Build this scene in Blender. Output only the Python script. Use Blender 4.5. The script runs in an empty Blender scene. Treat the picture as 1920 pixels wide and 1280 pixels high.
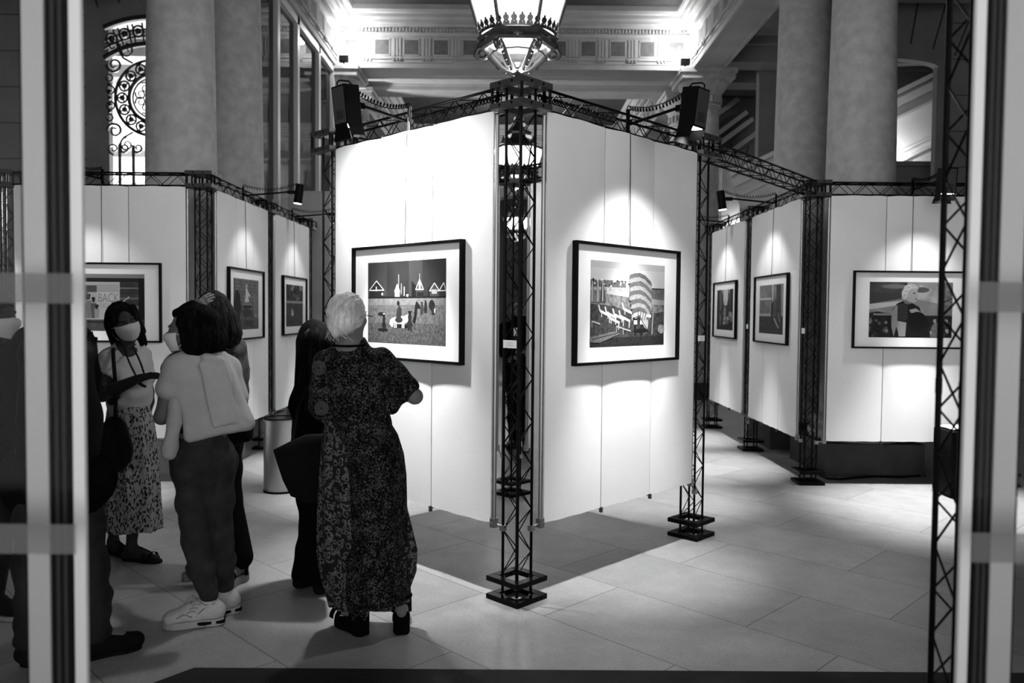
import bpy, bmesh, math, random
import numpy as np
from mathutils import Vector, Matrix

random.seed(7)
SC = bpy.context.scene
COL = SC.collection
R = math.radians

# ------------------------------------------------------------------ camera, world, exposure
FPX, PITCH, ROLL, EYE = 1502.0, 0.037, 0.0091, 1.55
cam_data = bpy.data.cameras.new('camera')
cam = bpy.data.objects.new('camera', cam_data)
COL.objects.link(cam)
cam_data.sensor_width = 36.0
cam_data.lens = FPX / 1920.0 * 36.0
cam_data.clip_start = 0.05
cam_data.clip_end = 200.0
_cp, _sp = math.cos(PITCH), math.sin(PITCH)
_fw = Vector((0, _cp, -_sp)); _up = Vector((0, _sp, _cp)); _rt = Vector((1, 0, 0))
_m = Matrix((( _rt.x, _up.x, -_fw.x), (_rt.y, _up.y, -_fw.y), (_rt.z, _up.z, -_fw.z)))
cam.matrix_world = Matrix.Translation((0, 0, EYE)) @ _m.to_4x4() @ Matrix.Rotation(ROLL, 4, 'Z')
cam_data.dof.use_dof = True
cam_data.dof.focus_distance = 4.6
cam_data.dof.aperture_fstop = 2.8
SC.camera = cam

world = bpy.data.worlds.new('dusk_street'); SC.world = world
world.use_nodes = True
_wn = world.node_tree; _bg = _wn.nodes['Background']
_tc = _wn.nodes.new('ShaderNodeTexCoord'); _sx = _wn.nodes.new('ShaderNodeSeparateXYZ'); _mr = _wn.nodes.new('ShaderNodeMapRange')
_mr.interpolation_type = 'SMOOTHSTEP'                    # lit street and shop fronts low down, dark evening sky above
_mr.inputs['From Min'].default_value = 0.05; _mr.inputs['From Max'].default_value = 0.47
_mr.inputs['To Min'].default_value = 1.75; _mr.inputs['To Max'].default_value = 0.10
_wn.links.new(_tc.outputs['Generated'], _sx.inputs[0]); _wn.links.new(_sx.outputs['Z'], _mr.inputs['Value'])
_wn.links.new(_mr.outputs[0], _bg.inputs[1])
_bg.inputs[0].default_value = (1, 1, 1, 1)

SC.view_settings.view_transform = 'Standard'
SC.view_settings.look = 'None'
SC.view_settings.gamma = 1.0
SC.view_settings.use_curve_mapping = False
SC.view_settings.exposure = 0.75
SC.cycles.use_denoising = True
SC.cycles.max_bounces = 8
SC.cycles.transparent_max_bounces = 16
SC.cycles.sample_clamp_indirect = 4.0
SC.cycles.caustics_reflective = False
SC.cycles.caustics_refractive = False

def at(px, py, Y):
    """the point of the place that lies at depth Y under a point of the photograph (1920x1280)"""
    a, b = px - 960.0, py - 640.0
    c, s = math.cos(ROLL), math.sin(ROLL)
    X, V = (a * c + b * s) / FPX, (a * s - b * c) / FPX
    rx, ry, rz = X, _cp + _sp * V, -_sp + _cp * V
    t = Y / ry
    return Vector((rx * t, Y, EYE + rz * t))

# ------------------------------------------------------------------ materials (the photograph is black and white)
def g(v):
    v = v / 255.0
    return v / 12.92 if v <= 0.04045 else ((v + 0.055) / 1.055) ** 2.4

MATS = {}
def mat(name, v, rough=0.6, metal=0.0, spec=0.5, noise=0.0, nscale=8.0, emit=0.0, bump=0.0, bscale=60.0):
    """v: linear grey albedo; noise: relative variation of the albedo"""
    if name in MATS: return MATS[name]
    m = bpy.data.materials.new(name); m.use_nodes = True
    nt = m.node_tree; b = nt.nodes['Principled BSDF']
    b.inputs['Base Color'].default_value = (v, v, v, 1)
    b.inputs['Roughness'].default_value = rough
    b.inputs['Metallic'].default_value = metal
    b.inputs['Specular IOR Level'].default_value = spec
    if emit:
        b.inputs['Emission Color'].default_value = (1, 1, 1, 1)
        b.inputs['Emission Strength'].default_value = emit
    tc = nt.nodes.new('ShaderNodeTexCoord')
    if noise:
        n = nt.nodes.new('ShaderNodeTexNoise'); n.inputs['Scale'].default_value = nscale; n.inputs['Detail'].default_value = 6
        r = nt.nodes.new('ShaderNodeMapRange')
        r.inputs['From Min'].default_value = 0.25; r.inputs['From Max'].default_value = 0.75
        r.inputs['To Min'].default_value = v * (1 - noise); r.inputs['To Max'].default_value = v * (1 + noise)
        nt.links.new(tc.outputs['Object'], n.inputs['Vector'])
        nt.links.new(n.outputs[0], r.inputs['Value'])
        nt.links.new(r.outputs[0], b.inputs['Base Color'])
    if bump:
        n2 = nt.nodes.new('ShaderNodeTexNoise'); n2.inputs['Scale'].default_value = bscale; n2.inputs['Detail'].default_value = 3
        bp = nt.nodes.new('ShaderNodeBump'); bp.inputs['Strength'].default_value = bump; bp.inputs['Distance'].default_value = 0.01
        nt.links.new(tc.outputs['Object'], n2.inputs['Vector'])
        nt.links.new(n2.outputs[0], bp.inputs['Height'])
        nt.links.new(bp.outputs[0], b.inputs['Normal'])
    MATS[name] = m
    return m

def glass(name, refl=0.06, tint=0.9, rough=0.02):
    if name in MATS: return MATS[name]
    m = bpy.data.materials.new(name); m.use_nodes = True
    nt = m.node_tree; nt.nodes.clear()
    o = nt.nodes.new('ShaderNodeOutputMaterial'); mx = nt.nodes.new('ShaderNodeMixShader')
    t = nt.nodes.new('ShaderNodeBsdfTransparent'); t.inputs[0].default_value = (tint, tint, tint, 1)
    gl = nt.nodes.new('ShaderNodeBsdfGlossy'); gl.inputs['Roughness'].default_value = rough
    mx.inputs[0].default_value = refl
    nt.links.new(t.outputs[0], mx.inputs[1]); nt.links.new(gl.outputs[0], mx.inputs[2])
    nt.links.new(mx.outputs[0], o.inputs[0])
    MATS[name] = m
    return m

# ------------------------------------------------------------------ mesh builder
class MB:
    def __init__(s): s.v = []; s.f = []; s.mi = []; s.cur = 0
    def add(s, vs, fs):
        o = len(s.v); s.v += [tuple(p) for p in vs]
        s.f += [tuple(i + o for i in f) for f in fs]; s.mi += [s.cur] * len(fs)
    def box(s, c, d, M=None, x=None, y=None, z=None):
        """box centred at c with sizes d, optional axes"""
        c = Vector(c); ax = [Vector(x or (1, 0, 0)), Vector(y or (0, 1, 0)), Vector(z or (0, 0, 1))]
        vs = []
        for k in range(8):
            p = c.copy()
            for i in range(3): p += ax[i] * (d[i] / 2 * (1 if k >> i & 1 else -1))
            vs.append(p)
        s.add(vs, [(0, 2, 3, 1), (4, 5, 7, 6), (0, 1, 5, 4), (2, 6, 7, 3), (0, 4, 6, 2), (1, 3, 7, 5)])
    def bbox(s, x0, x1, y0, y1, z0, z1):
        s.box(((x0 + x1) / 2, (y0 + y1) / 2, (z0 + z1) / 2), (abs(x1 - x0), abs(y1 - y0), abs(z1 - z0)))
    def tube(s, pts, r, n=8, cap=True, closed=False):
        pts = [Vector(p) for p in pts]; N = len(pts)
        rr = r if hasattr(r, '__len__') else [r] * N
        vs = []; prev = None
        for i, p in enumerate(pts):
            if closed: t = (pts[(i + 1) % N] - pts[i - 1])
            else: t = pts[min(i + 1, N - 1)] - pts[max(i - 1, 0)]
            if t.length < 1e-9: t = Vector((0, 0, 1))
            t.normalize()
            if prev is None:
                a = Vector((0, 0, 1)) if abs(t.z) < 0.9 else Vector((1, 0, 0))
                u = t.cross(a).normalized()
            else:
                u = prev - t * prev.dot(t)
                u = u.normalized() if u.length > 1e-6 else t.orthogonal().normalized()
            prev = u; w = t.cross(u)
            for k in range(n):
                a = 2 * math.pi * k / n
                vs.append(p + (u * math.cos(a) + w * math.sin(a)) * rr[i])
        fs = []
        for i in range(N if closed else N - 1):
            j = (i + 1) % N
            for k in range(n):
                l = (k + 1) % n
                fs.append((i * n + k, i * n + l, j * n + l, j * n + k))
        if cap and not closed:
            fs.append(tuple(range(n - 1, -1, -1))); fs.append(tuple((N - 1) * n + k for k in range(n)))
        s.add(vs, fs)
    def lathe(s, prof, n=24, c=(0, 0, 0), rot=0.0, cap=True):
        """prof: (radius, z) list"""
        vs = []; N = len(prof)
        for r, z in prof:
            for k in range(n):
                a = rot + 2 * math.pi * k / n
                vs.append((c[0] + r * math.cos(a), c[1] + r * math.sin(a), c[2] + z))
        fs = []
        for i in range(N - 1):
            for k in range(n):
                l = (k + 1) % n
                fs.append((i * n + k, i * n + l, (i + 1) * n + l, (i + 1) * n + k))
        if cap:
            fs.append(tuple(range(n - 1, -1, -1))); fs.append(tuple((N - 1) * n + k for k in range(n)))
        s.add(vs, fs)
    def ball(s, c, r, n=12, m=8, sc=(1, 1, 1)):
        prof = [(max(1e-4, r * math.sin(math.pi * i / m)), -r * math.cos(math.pi * i / m)) for i in range(m + 1)]
        o = len(s.v); s.lathe(prof, n, (0, 0, 0))
        for i in range(o, len(s.v)):
            p = s.v[i]; s.v[i] = (c[0] + p[0] * sc[0], c[1] + p[1] * sc[1], c[2] + p[2] * sc[2])
    def prism(s, poly, O, ex, ey, ez, t):
        """polygon (a,b) in the plane O + a ex + b ey, extruded by t along ez"""
        O, ex, ey, ez = Vector(O), Vector(ex), Vector(ey), Vector(ez); n = len(poly)
        vs = [O + ex * a + ey * b for a, b in poly] + [O + ex * a + ey * b + ez * t for a, b in poly]
        fs = [tuple(range(n - 1, -1, -1)), tuple(range(n, 2 * n))] + [(i, (i + 1) % n, (i + 1) % n + n, i + n) for i in range(n)]
        s.add(vs, fs)
    def loft(s, rings, closed=True, cap=False):
        n = len(rings[0]); vs = [p for r in rings for p in r]; fs = []
        for i in range(len(rings) - 1):
            for k in range(n if closed else n - 1):
                l = (k + 1) % n
                fs.append((i * n + k, i * n + l, (i + 1) * n + l, (i + 1) * n + k))
        if cap:
            fs.append(tuple(range(n - 1, -1, -1))); fs.append(tuple((len(rings) - 1) * n + k for k in range(n)))
        s.add(vs, fs)
    def build(s, name, mats, parent=None, smooth=False, bevel=0.0, origin=None, angle=40):
        me = bpy.data.meshes.new(name)
        o = origin
        if o is None:                                       # parts of a thing given in world coordinates are stored relative to its base
            up = parent
            while up is not None and up.get('_o') is None: up = up.parent
            o = up['_o'] if up is not None else (0, 0, 0)
        o = Vector(o)
        me.from_pydata([Vector(v) - o for v in s.v], [], s.f)
        mats = mats if isinstance(mats, (list, tuple)) else [mats]
        for m in mats: me.materials.append(m)
        me.polygons.foreach_set('material_index', s.mi)
        bm = bmesh.new(); bm.from_mesh(me); bmesh.ops.recalc_face_normals(bm, faces=bm.faces); bm.to_mesh(me); bm.free()
        if smooth:
            me.polygons.foreach_set('use_smooth', [True] * len(me.polygons))
            try: me.set_sharp_from_angle(angle=R(angle))
            except Exception: pass
        ob = bpy.data.objects.new(name, me); COL.objects.link(ob)
        if parent is not None: ob.parent = parent
        elif origin is not None: ob.location = o
        if bevel:
            b = ob.modifiers.new('bevel', 'BEVEL'); b.width = bevel; b.segments = 2; b.limit_method = 'ANGLE'
        return ob

def thing(name, label, cat, loc=(0, 0, 0), rz=0.0, group=None):
    o = bpy.data.objects.new(name, None); COL.objects.link(o)
    o.location = loc; o.rotation_euler = (0, 0, rz); o.empty_display_size = 0.1
    o['label'] = label; o['category'] = cat
    if group: o['group'] = group
    return o
def tag(o, label, cat, group=None):
    o['label'] = label; o['category'] = cat
    if group: o['group'] = group
    return o
def struct(o): o['kind'] = 'structure'; return o
def rootw(name, label, cat, loc, group=None):
    """Empty at loc whose parts are given in world coordinates"""
    t = thing(name, label, cat, loc, 0.0, group); t['_o'] = tuple(loc); return t
def kids(o): return [c for c in bpy.data.objects if c.parent == o]
def dup(root, loc, rz, label, group=None):
    r = root.copy(); COL.objects.link(r); r.location = loc; r.rotation_euler = (0, 0, rz); r['label'] = label
    if group: r['group'] = group
    for ch in root.children:
        c = ch.copy(); COL.objects.link(c); c.parent = r
        for gc in ch.children:
            d = gc.copy(); COL.objects.link(d); d.parent = c
    return r

# common materials
BLACK = mat('black_painted_steel', 0.0025, 0.35, 0.0, 0.06)
STEEL = mat('worn_steel', 0.30, 0.35, 0.9)
BLACKP = mat('black_plastic', 0.003, 0.55, 0, .06)
FABRIC = mat('white_fabric', 0.85, 0.9, noise=0.03, nscale=3.0, bump=0.15, bscale=250)
_nt = FABRIC.node_tree; _tr = _nt.nodes.new('ShaderNodeBsdfTranslucent'); _tr.inputs[0].default_value = (.85, .85, .85, 1)
_mx = _nt.nodes.new('ShaderNodeMixShader'); _mx.inputs[0].default_value = 0.08
_nt.links.new(_nt.nodes['Principled BSDF'].outputs[0], _mx.inputs[1]); _nt.links.new(_tr.outputs[0], _mx.inputs[2])
_nt.links.new(_mx.outputs[0], _nt.nodes['Material Output'].inputs[0])
PLASTER = mat('pale_plaster', 0.36, 0.8, noise=0.12, nscale=3.0)
STONE = mat('column_stone', 0.33, 0.75, noise=0.20, nscale=9.0, bump=0.15, bscale=90)
DARKSTONE = mat('dark_stone', 0.045, 0.7, 0, .2, noise=0.3, nscale=5.0)
WALLM = mat('aisle_wall_stone', 0.20, 0.8, noise=0.15, nscale=2.5)
JOINT = mat('stone_joint', 0.03, 0.9)
GILT = mat('old_bronze', 0.08, 0.32, 0.85, noise=0.35, nscale=30)
ALU = mat('satin_aluminium', 0.52, 0.5, 0.2)
ALUD = mat('dark_gasket', 0.004, 0.7, 0, 0.05)
ALUG = mat('grey_anodised', .29, .5, .2)
PAPER = mat('white_card', 0.75, 0.8)
MATB = mat('passe_partout', 0.86, 0.9)
# ================================================================== THE SETTING
def floor_material():
    m = bpy.data.materials.new('stone_slab_floor'); m.use_nodes = True; nt = m.node_tree; b = nt.nodes['Principled BSDF']
    tc = nt.nodes.new('ShaderNodeTexCoord'); mp = nt.nodes.new('ShaderNodeMapping')
    mp.inputs['Rotation'].default_value = (0, 0, R(45)); mp.inputs['Location'].default_value = (0.23, 0.12, 0)
    br = nt.nodes.new('ShaderNodeTexBrick'); br.offset = 0.37; br.inputs['Scale'].default_value = 1.0
    br.inputs['Brick Width'].default_value = 1.25; br.inputs['Row Height'].default_value = 0.62
    br.inputs['Mortar Size'].default_value = 0.0028; br.inputs['Mortar Smooth'].default_value = 0.1; br.inputs['Bias'].default_value = 0.0
    br.inputs['Color1'].default_value = (.235, .235, .235, 1); br.inputs['Color2'].default_value = (.30, .30, .30, 1); br.inputs['Mortar'].default_value = (.07, .07, .07, 1)
    n = nt.nodes.new('ShaderNodeTexNoise'); n.inputs['Scale'].default_value = 5; n.inputs['Detail'].default_value = 8; n.inputs['Roughness'].default_value = .7
    n3 = nt.nodes.new('ShaderNodeTexNoise'); n3.inputs['Scale'].default_value = 70; n3.inputs['Detail'].default_value = 3
    r1 = nt.nodes.new('ShaderNodeMapRange'); r1.inputs['From Min'].default_value = .3; r1.inputs['From Max'].default_value = .7; r1.inputs['To Min'].default_value = .82; r1.inputs['To Max'].default_value = 1.1
    r2 = nt.nodes.new('ShaderNodeMapRange'); r2.inputs['From Min'].default_value = .3; r2.inputs['From Max'].default_value = .7; r2.inputs['To Min'].default_value = .88; r2.inputs['To Max'].default_value = 1.1
    m1 = nt.nodes.new('ShaderNodeMix'); m1.data_type = 'RGBA'; m1.blend_type = 'MULTIPLY'; m1.inputs[0].default_value = 1
    m2 = nt.nodes.new('ShaderNodeMix'); m2.data_type = 'RGBA'; m2.blend_type = 'MULTIPLY'; m2.inputs[0].default_value = 1
    L = nt.links.new
    L(tc.outputs['Object'], mp.inputs[0]); L(mp.outputs[0], br.inputs['Vector']); L(tc.outputs['Object'], n.inputs['Vector']); L(tc.outputs['Object'], n3.inputs['Vector'])
    L(n.outputs[0], r1.inputs[0]); L(n3.outputs[0], r2.inputs[0])
    L(br.outputs['Color'], m1.inputs[6]); L(r1.outputs[0], m1.inputs[7]); L(m1.outputs[2], m2.inputs[6]); L(r2.outputs[0], m2.inputs[7])
    L(m2.outputs[2], b.inputs['Base Color'])
    b.inputs['Roughness'].default_value = 0.42; b.inputs['Specular IOR Level'].default_value = 0.35
    return m
b = MB(); b.bbox(-10, 10, -4, 30, -0.2, 0.0)
struct(b.build('floor', floor_material()))
b = MB(); b.prism([(-1.36, 3.405), (2.6, 3.43), (2.6, 2.7), (-1.75, 2.7), (-1.52, 3.2)], (0, 0, 0.0), (1, 0, 0), (0, 1, 0), (0, 0, 1), 0.003)
struct(b.build('trim_threshold', mat('dark_threshold_marble', .016, .7, 0, .1, .5, 4)))

XC, XR, XL = 0.09, 3.43, -3.25          # axis of the hall and its two colonnades
def column(x, y, plinth=0.48, pm=None):
    b = MB()
    b.bbox(x - plinth, x + plinth, y - plinth, y + plinth, 0, 0.31)
    b.cur = 1
    prof = [(.43, .31), (.44, .34), (.45, .37), (.44, .41), (.40, .43), (.385, .46), (.40, .49), (.39, .52), (.35, .545)]
    prof += [(.337 - .0 * t, .56 + 1.2 * t) for t in (0, .5, 1)]
    prof += [(.337 - .045 * (i / 8) ** 1.5, 1.76 + 3.5 * i / 8) for i in range(1, 9)]
    prof += [(.325, 5.27), (.33, 5.30), (.30, 5.325), (.295, 5.42), (.31, 5.45), (.33, 5.47), (.345, 5.52), (.40, 5.60), (.44, 5.66), (.445, 5.70)]
    b.lathe(prof, 48, (x, y, 0))
    b.bbox(x - .47, x + .47, y - .47, y + .47, 5.70, 5.80)
    b.bbox(x - .50, x + .50, y - .50, y + .50, 5.80, 5.88)
    for k in range(24):                                   # carved leaves of the capital
        a = 2 * math.pi * k / 24
        b.box((x + .335 * math.cos(a), y + .335 * math.sin(a), 5.39), (.03, .035, .11), x=(math.cos(a), math.sin(a), 0), y=(-math.sin(a), math.cos(a), 0))
    o = struct(b.build('column', [pm or DARKSTONE, STONE], None, True))
    return o
for x, y in ((XR + .06, 8.12), (XR, 9.6), (XR, 14.75), (XR, 16.2), (XL, 7.9), (XL, 9.4), (XL, 14.75), (XL, 16.2)):
    column(x, y, .48 if (x > 0 and y < 8.5) else .46, DARKSTONE if x > 0 else WALLM)

# entablature: a moulded profile run round each coffered bay (n = projection into the bay, z = height)
PROFILE = [(-.56, 5.88), (0, 5.88), (0, 5.97), (.012, 5.97), (.012, 6.03), (.035, 6.03), (.035, 6.07), (0, 6.07), (0, 6.42), (.04, 6.43), (.05, 6.48), (.05, 6.49),
           (.03, 6.50), (.03, 6.565), (.11, 6.575), (.12, 6.61), (.19, 6.62), (.20, 6.66), (.235, 6.70), (.245, 6.75), (.30, 6.76), (.325, 6.80), (.33, 6.885), (-.56, 6.885)]
def entablature(name, x0, x1, y0, y1, near=False):
    """rectangular bay x0..x1, y0..y1: left side, far side and right side (the near side when asked for)"""
    b = MB()
    def run(O, d, n, L, m0=1, m1=1):
        rings = []
        for s, mt in ((0, m0), (L, m1)):
            rings.append([Vector(O) + Vector(d) * (s + (mt * p if s == 0 else -mt * p)) + Vector(n) * p + Vector((0, 0, z)) for p, z in PROFILE])
        b.loft(rings, True, True)
    def details(O, d, n, L):
        O, d, n = Vector(O), Vector(d), Vector(n)
        k = int(round(L / .51)); st = L / k
        for i in range(k + 1):                             # triglyphs with three raised bars, metopes with a frame
            c = O + d * (i * st)
            if 0 < i < k:
                for q in (-.055, 0, .055): b.box(c + d * q + n * .004 + Vector((0, 0, 6.245)), (.035, .02, .31), x=d, y=n)
                b.box(c + n * .02 + Vector((0, 0, 6.055)), (.20, .05, .03), x=d, y=n)
                for q in (-.06, 0, .06): b.box(c + d * q + n * .02 + Vector((0, 0, 6.02)), (.025, .04, .045), x=d, y=n)
            if i < k:
                e = c + d * (st / 2)
                for q in (-.135, .135): b.box(e + d * q + n * .002 + Vector((0, 0, 6.245)), (.02, .014, .28), x=d, y=n)
                for q in (6.105, 6.385): b.box(e + n * .002 + Vector((0, 0, q)), (.29, .014, .025), x=d, y=n)
                b.cur = 1; b.box(e + n * .001 + Vector((0, 0, 6.245)), (.25, .008, .25), x=d, y=n); b.cur = 0
        nd = int(L / .06)
        for i in range(nd): b.box(O + d * ((i + .5) * L / nd) + n * .06 + Vector((0, 0, 6.532)), (.033, .05, .05), x=d, y=n)
    run((x0, y0, 0), (0, 1, 0), (1, 0, 0), y1 - y0, 0, 1); details((x0, y0, 0), (0, 1, 0), (1, 0, 0), y1 - y0)
    run((x1, y0, 0), (0, 1, 0), (-1, 0, 0), y1 - y0, 0, 1); details((x1, y0, 0), (0, 1, 0), (-1, 0, 0), y1 - y0)
    run((x0, y1, 0), (1, 0, 0), (0, -1, 0), x1 - x0, 1, 1); details((x0, y1, 0), (1, 0, 0), (0, -1, 0), x1 - x0)
    return struct(b.build(name, [PLASTER, METOPE], None))
METOPE = mat('metope_relief', 0.11, 0.8, noise=0.25, nscale=14)
X0, X1 = XL + .1, XR - .28
entablature('trim_1', X0, X1, 3.0, 14.47)
entablature('trim_2', X0, X1, 16.55, 23.4)
b = MB()                                                   # carved soffit panels under the side beams and the cross beams
for xa in (XL - .18, XR):
    b.bbox(xa - .28, xa - .22, 3, 24, 5.865, 5.885); b.bbox(xa + .22, xa + .28, 3, 24, 5.865, 5.885)
    b.bbox(xa - .25, xa + .25, 3, 24, 5.885, 7.0)
b.bbox(X0, X1, 14.52, 16.5, 6.0, 7.0); b.bbox(X0 + .0, X1, 15.95, 16.5, 5.90, 6.1); b.bbox(X0, X1, 15.02, 15.1, 5.86, 5.9)
b.bbox(X0, X1, 15.9, 16.5, 5.98, 6.02)
struct(b.build('trim_3', PLASTER))
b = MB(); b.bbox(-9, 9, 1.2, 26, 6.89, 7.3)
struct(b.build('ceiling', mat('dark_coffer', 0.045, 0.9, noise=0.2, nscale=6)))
b = MB()                                                   # aisle ceilings with cross ribs
for s, xa, xb in ((1, XR + .28, 8.4), (-1, -8.4, XL - .46)):
    b.bbox(xa, xb, 1, 24, 6.55, 6.7)
    for y in (6.5, 9.0, 11.6, 14.9, 16.2, 19): b.bbox(xa, xb, y - .25, y + .25, 6.1, 6.55); b.bbox(xa, xb, y - .32, y + .32, 6.4, 6.55)
struct(b.build('ceiling_aisle', WALLM))

def arch_wall(name, x0, x1, y, cx, hw, z0, zs, ztop, H, t=.5, m=WALLM, zf=None):
    """frontal wall with one round-headed opening: centre cx, half width hw, sill z0, springing zs, crown ztop"""
    b = MB()
    b.bbox(x0, cx - hw, y, y + t, 0, H); b.bbox(cx + hw, x1, y, y + t, 0, H)
    if z0 > 0: b.bbox(cx - hw, cx + hw, y, y + t, 0, z0); b.bbox(cx - hw - .08, cx + hw + .08, y - .06, y + t, z0 - .12, z0)
    N = 16; arc = [(cx + hw * math.cos(math.pi * (1 - i / N)), zs + (ztop - zs) * math.sin(math.pi * i / N)) for i in range(N + 1)]
    for (xa, za), (xb, zb) in zip(arc, arc[1:]):
        b.prism([(xa, za), (xb, zb), (xb, H), (xa, H)], (0, y, 0), (1, 0, 0), (0, 0, 1), (0, 1, 0), t)
    rad = hw; b.cur = 2
    for (xa, za), (xb, zb) in zip(arc, arc[1:]):           # raised archivolt
        f = 1.12
        b.prism([(xa, za), (xb, zb), (cx + (xb - cx) * f, zs + (zb - zs) * f + .05), (cx + (xa - cx) * f, zs + (za - zs) * f + .05)], (0, y - .035, 0), (1, 0, 0), (0, 0, 1), (0, 1, 0), .04)
    b.cur = 1
    zf = zs if zf is None else zf
    for a in np.arange(-66, 67, 66 / 7 if zf == zs else 6.2):       # voussoir joints
        sa, ca = math.sin(R(a)), math.cos(R(a)); r0 = max(ztop - zf, hw if zf == zs else 0) + .26; r1 = r0 + 1.0
        if zf != zs and abs(sa * r0) > hw + .35: continue
        if zf + ca * r1 > H: r1 = (H - .02 - zf) / max(ca, .2)
        if r1 <= r0: continue
        p, q = (cx + sa * r0, zf + ca * r0), (cx + sa * r1, zf + ca * r1)
        d = Vector((q[0] - p[0], 0, q[1] - p[1])); L = d.length; d.normalize()
        b.box(((p[0] + q[0]) / 2, y, (p[1] + q[1]) / 2), (.022, .012, L), x=d.cross(Vector((0, 1, 0))), y=(0, 1, 0), z=d)
    for k in range(1, int(H / .55)):                       # coursed joints on the piers
        for xa, xb in ((x0, cx - hw - .35), (cx + hw + .2, x1)):
            if xb - xa > .1: b.box(((xa + xb) / 2, y, k * .55), (xb - xa, .008, .012))
    return struct(b.build(name, [m, JOINT, WALLM]))
arch_wall('wall_right_arch', 4.62, 8.4, 12.5, 5.62, .90, 3.62, 5.36, 5.50, 7.1, t=.12, zf=2.5)
arch_wall('wall_left_arch', -8.4, -4.4, 12.5, -5.54, .72, 0.0, 5.86, 6.03, 7.1, t=.12, zf=3.2)
# bright rooms behind both arches
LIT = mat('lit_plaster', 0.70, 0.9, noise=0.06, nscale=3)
b = MB()
b.bbox(-8.4, -3.9, 16.6, 16.8, 0, 7)
for x in (-6.9, -6.1, -5.3, -4.5): b.bbox(x, x + .22, 16.45, 16.6, 0, 4.4)
b.bbox(-8.4, -3.9, 16.4, 16.6, 4.4, 4.62); b.bbox(-8.4, -3.9, 16.45, 16.6, 3.2, 3.3)
struct(b.build('wall_beyond_left', LIT))
b = MB()                                                   # sloping vault of the stair seen through the right arch
ex = Vector((.894, 0, .447)); ez = Vector((-.447, 0, .894)); vc = Vector((8.0, 14.95, 4.53)) - ex * 1.2
b.box(vc, (5.2, .2, 2.9), x=ex, z=ez)
for q, h in ((-1.2, .10), (-.85, .06), (-.35, .05), (.1, .16), (.28, .06), (.42, .04), (1.0, .05), (1.25, .14), (1.42, .08)):
    b.box(vc + ez * q - Vector((0, .14, 0)), (5.2, .16, h), x=ex, z=ez)
struct(b.build('wall_stair_vault', LIT))
b = MB(); b.bbox(4.7, 8.4, 13.4, 14.2, 3.0, 4.1); b.bbox(4.7, 8.4, 13.35, 14.25, 4.02, 4.1); b.bbox(4.6, 8.4, 15.2, 15.4, 0, 7)
struct(b.build('wall_stair', WALLM))

# outer walls, entrance front
b = MB(); b.bbox(-8.8, -8.4, 1.2, 26, 0, 7.1); struct(b.build('wall_left', WALLM))
b = MB(); b.bbox(8.4, 8.8, 1.2, 26, 0, 7.1); struct(b.build('wall_right', WALLM))
b = MB(); b.bbox(-8.8, -3.6, 1.15, 1.45, 0, 7.1); b.bbox(3.6, 8.8, 1.15, 1.45, 0, 7.1); b.bbox(-3.6, 3.6, 1.15, 1.45, 5.2, 7.1)
struct(b.build('wall_front', WALLM))
# far end of the hall
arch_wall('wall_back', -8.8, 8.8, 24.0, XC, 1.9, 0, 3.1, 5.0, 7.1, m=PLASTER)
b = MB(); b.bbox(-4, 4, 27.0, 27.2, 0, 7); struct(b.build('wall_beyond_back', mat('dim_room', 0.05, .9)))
# piers and a lit vault in the right aisle, behind the far column
arch_wall('wall_aisle_right', XR + .3, 8.4, 18.6, 5.0, 1.15, 0, 3.0, 4.2, 6.5)
b = MB()
ex = Vector((.80, 0, .6)).normalized(); ez = Vector((-.6, 0, .8)).normalized()
for i, q in enumerate((0, .3, .5, .85)): b.box(Vector((4.3, 18.2, 4.75)) + ez * q, (3.0, .35 + .1 * (i % 2), .1), x=ex, z=ez)
b.bbox(4.55, 4.95, 17.6, 18.2, 0, 4.7); b.bbox(4.45, 5.05, 17.5, 18.25, 4.7, 4.9); b.bbox(4.40, 5.1, 17.45, 18.3, 4.9, 4.98)
b.bbox(XR + .3, 7.5, 20.3, 20.5, 0, 6.4)
struct(b.build('trim_4', PLASTER))

# glazed screen between the left columns
b = MB(); b.bbox(XL - .10, XL + .10, 9.9, 14.4, 0, 2.4); struct(b.build('wall_screen', PLASTER))
wf = MB()
for y in (10.0, 10.95, 11.95, 13.25, 14.3): wf.bbox(XL - .07, XL + .07, y - .055, y + .055, 2.4, 5.88)
wf.bbox(XL - .07, XL + .07, 9.9, 14.4, 2.4, 2.5); wf.bbox(XL - .07, XL + .07, 9.9, 14.4, 5.74, 5.88)
wo = struct(wf.build('window_1', ALU))
pn = MB(); pn.bbox(XL - .008, XL + .008, 9.95, 14.35, 2.5, 5.8)
pn.build('pane', glass('screen_glass', 0.20, 0.16, 0.01), wo)

b = MB(); b.bbox(-3.12, -2.55, 11.2, 11.3, 0, 3.2); b.bbox(-3.14, -2.53, 11.19, 11.31, 3.17, 3.2)
struct(b.build('wall_partition', PLASTER))

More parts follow.
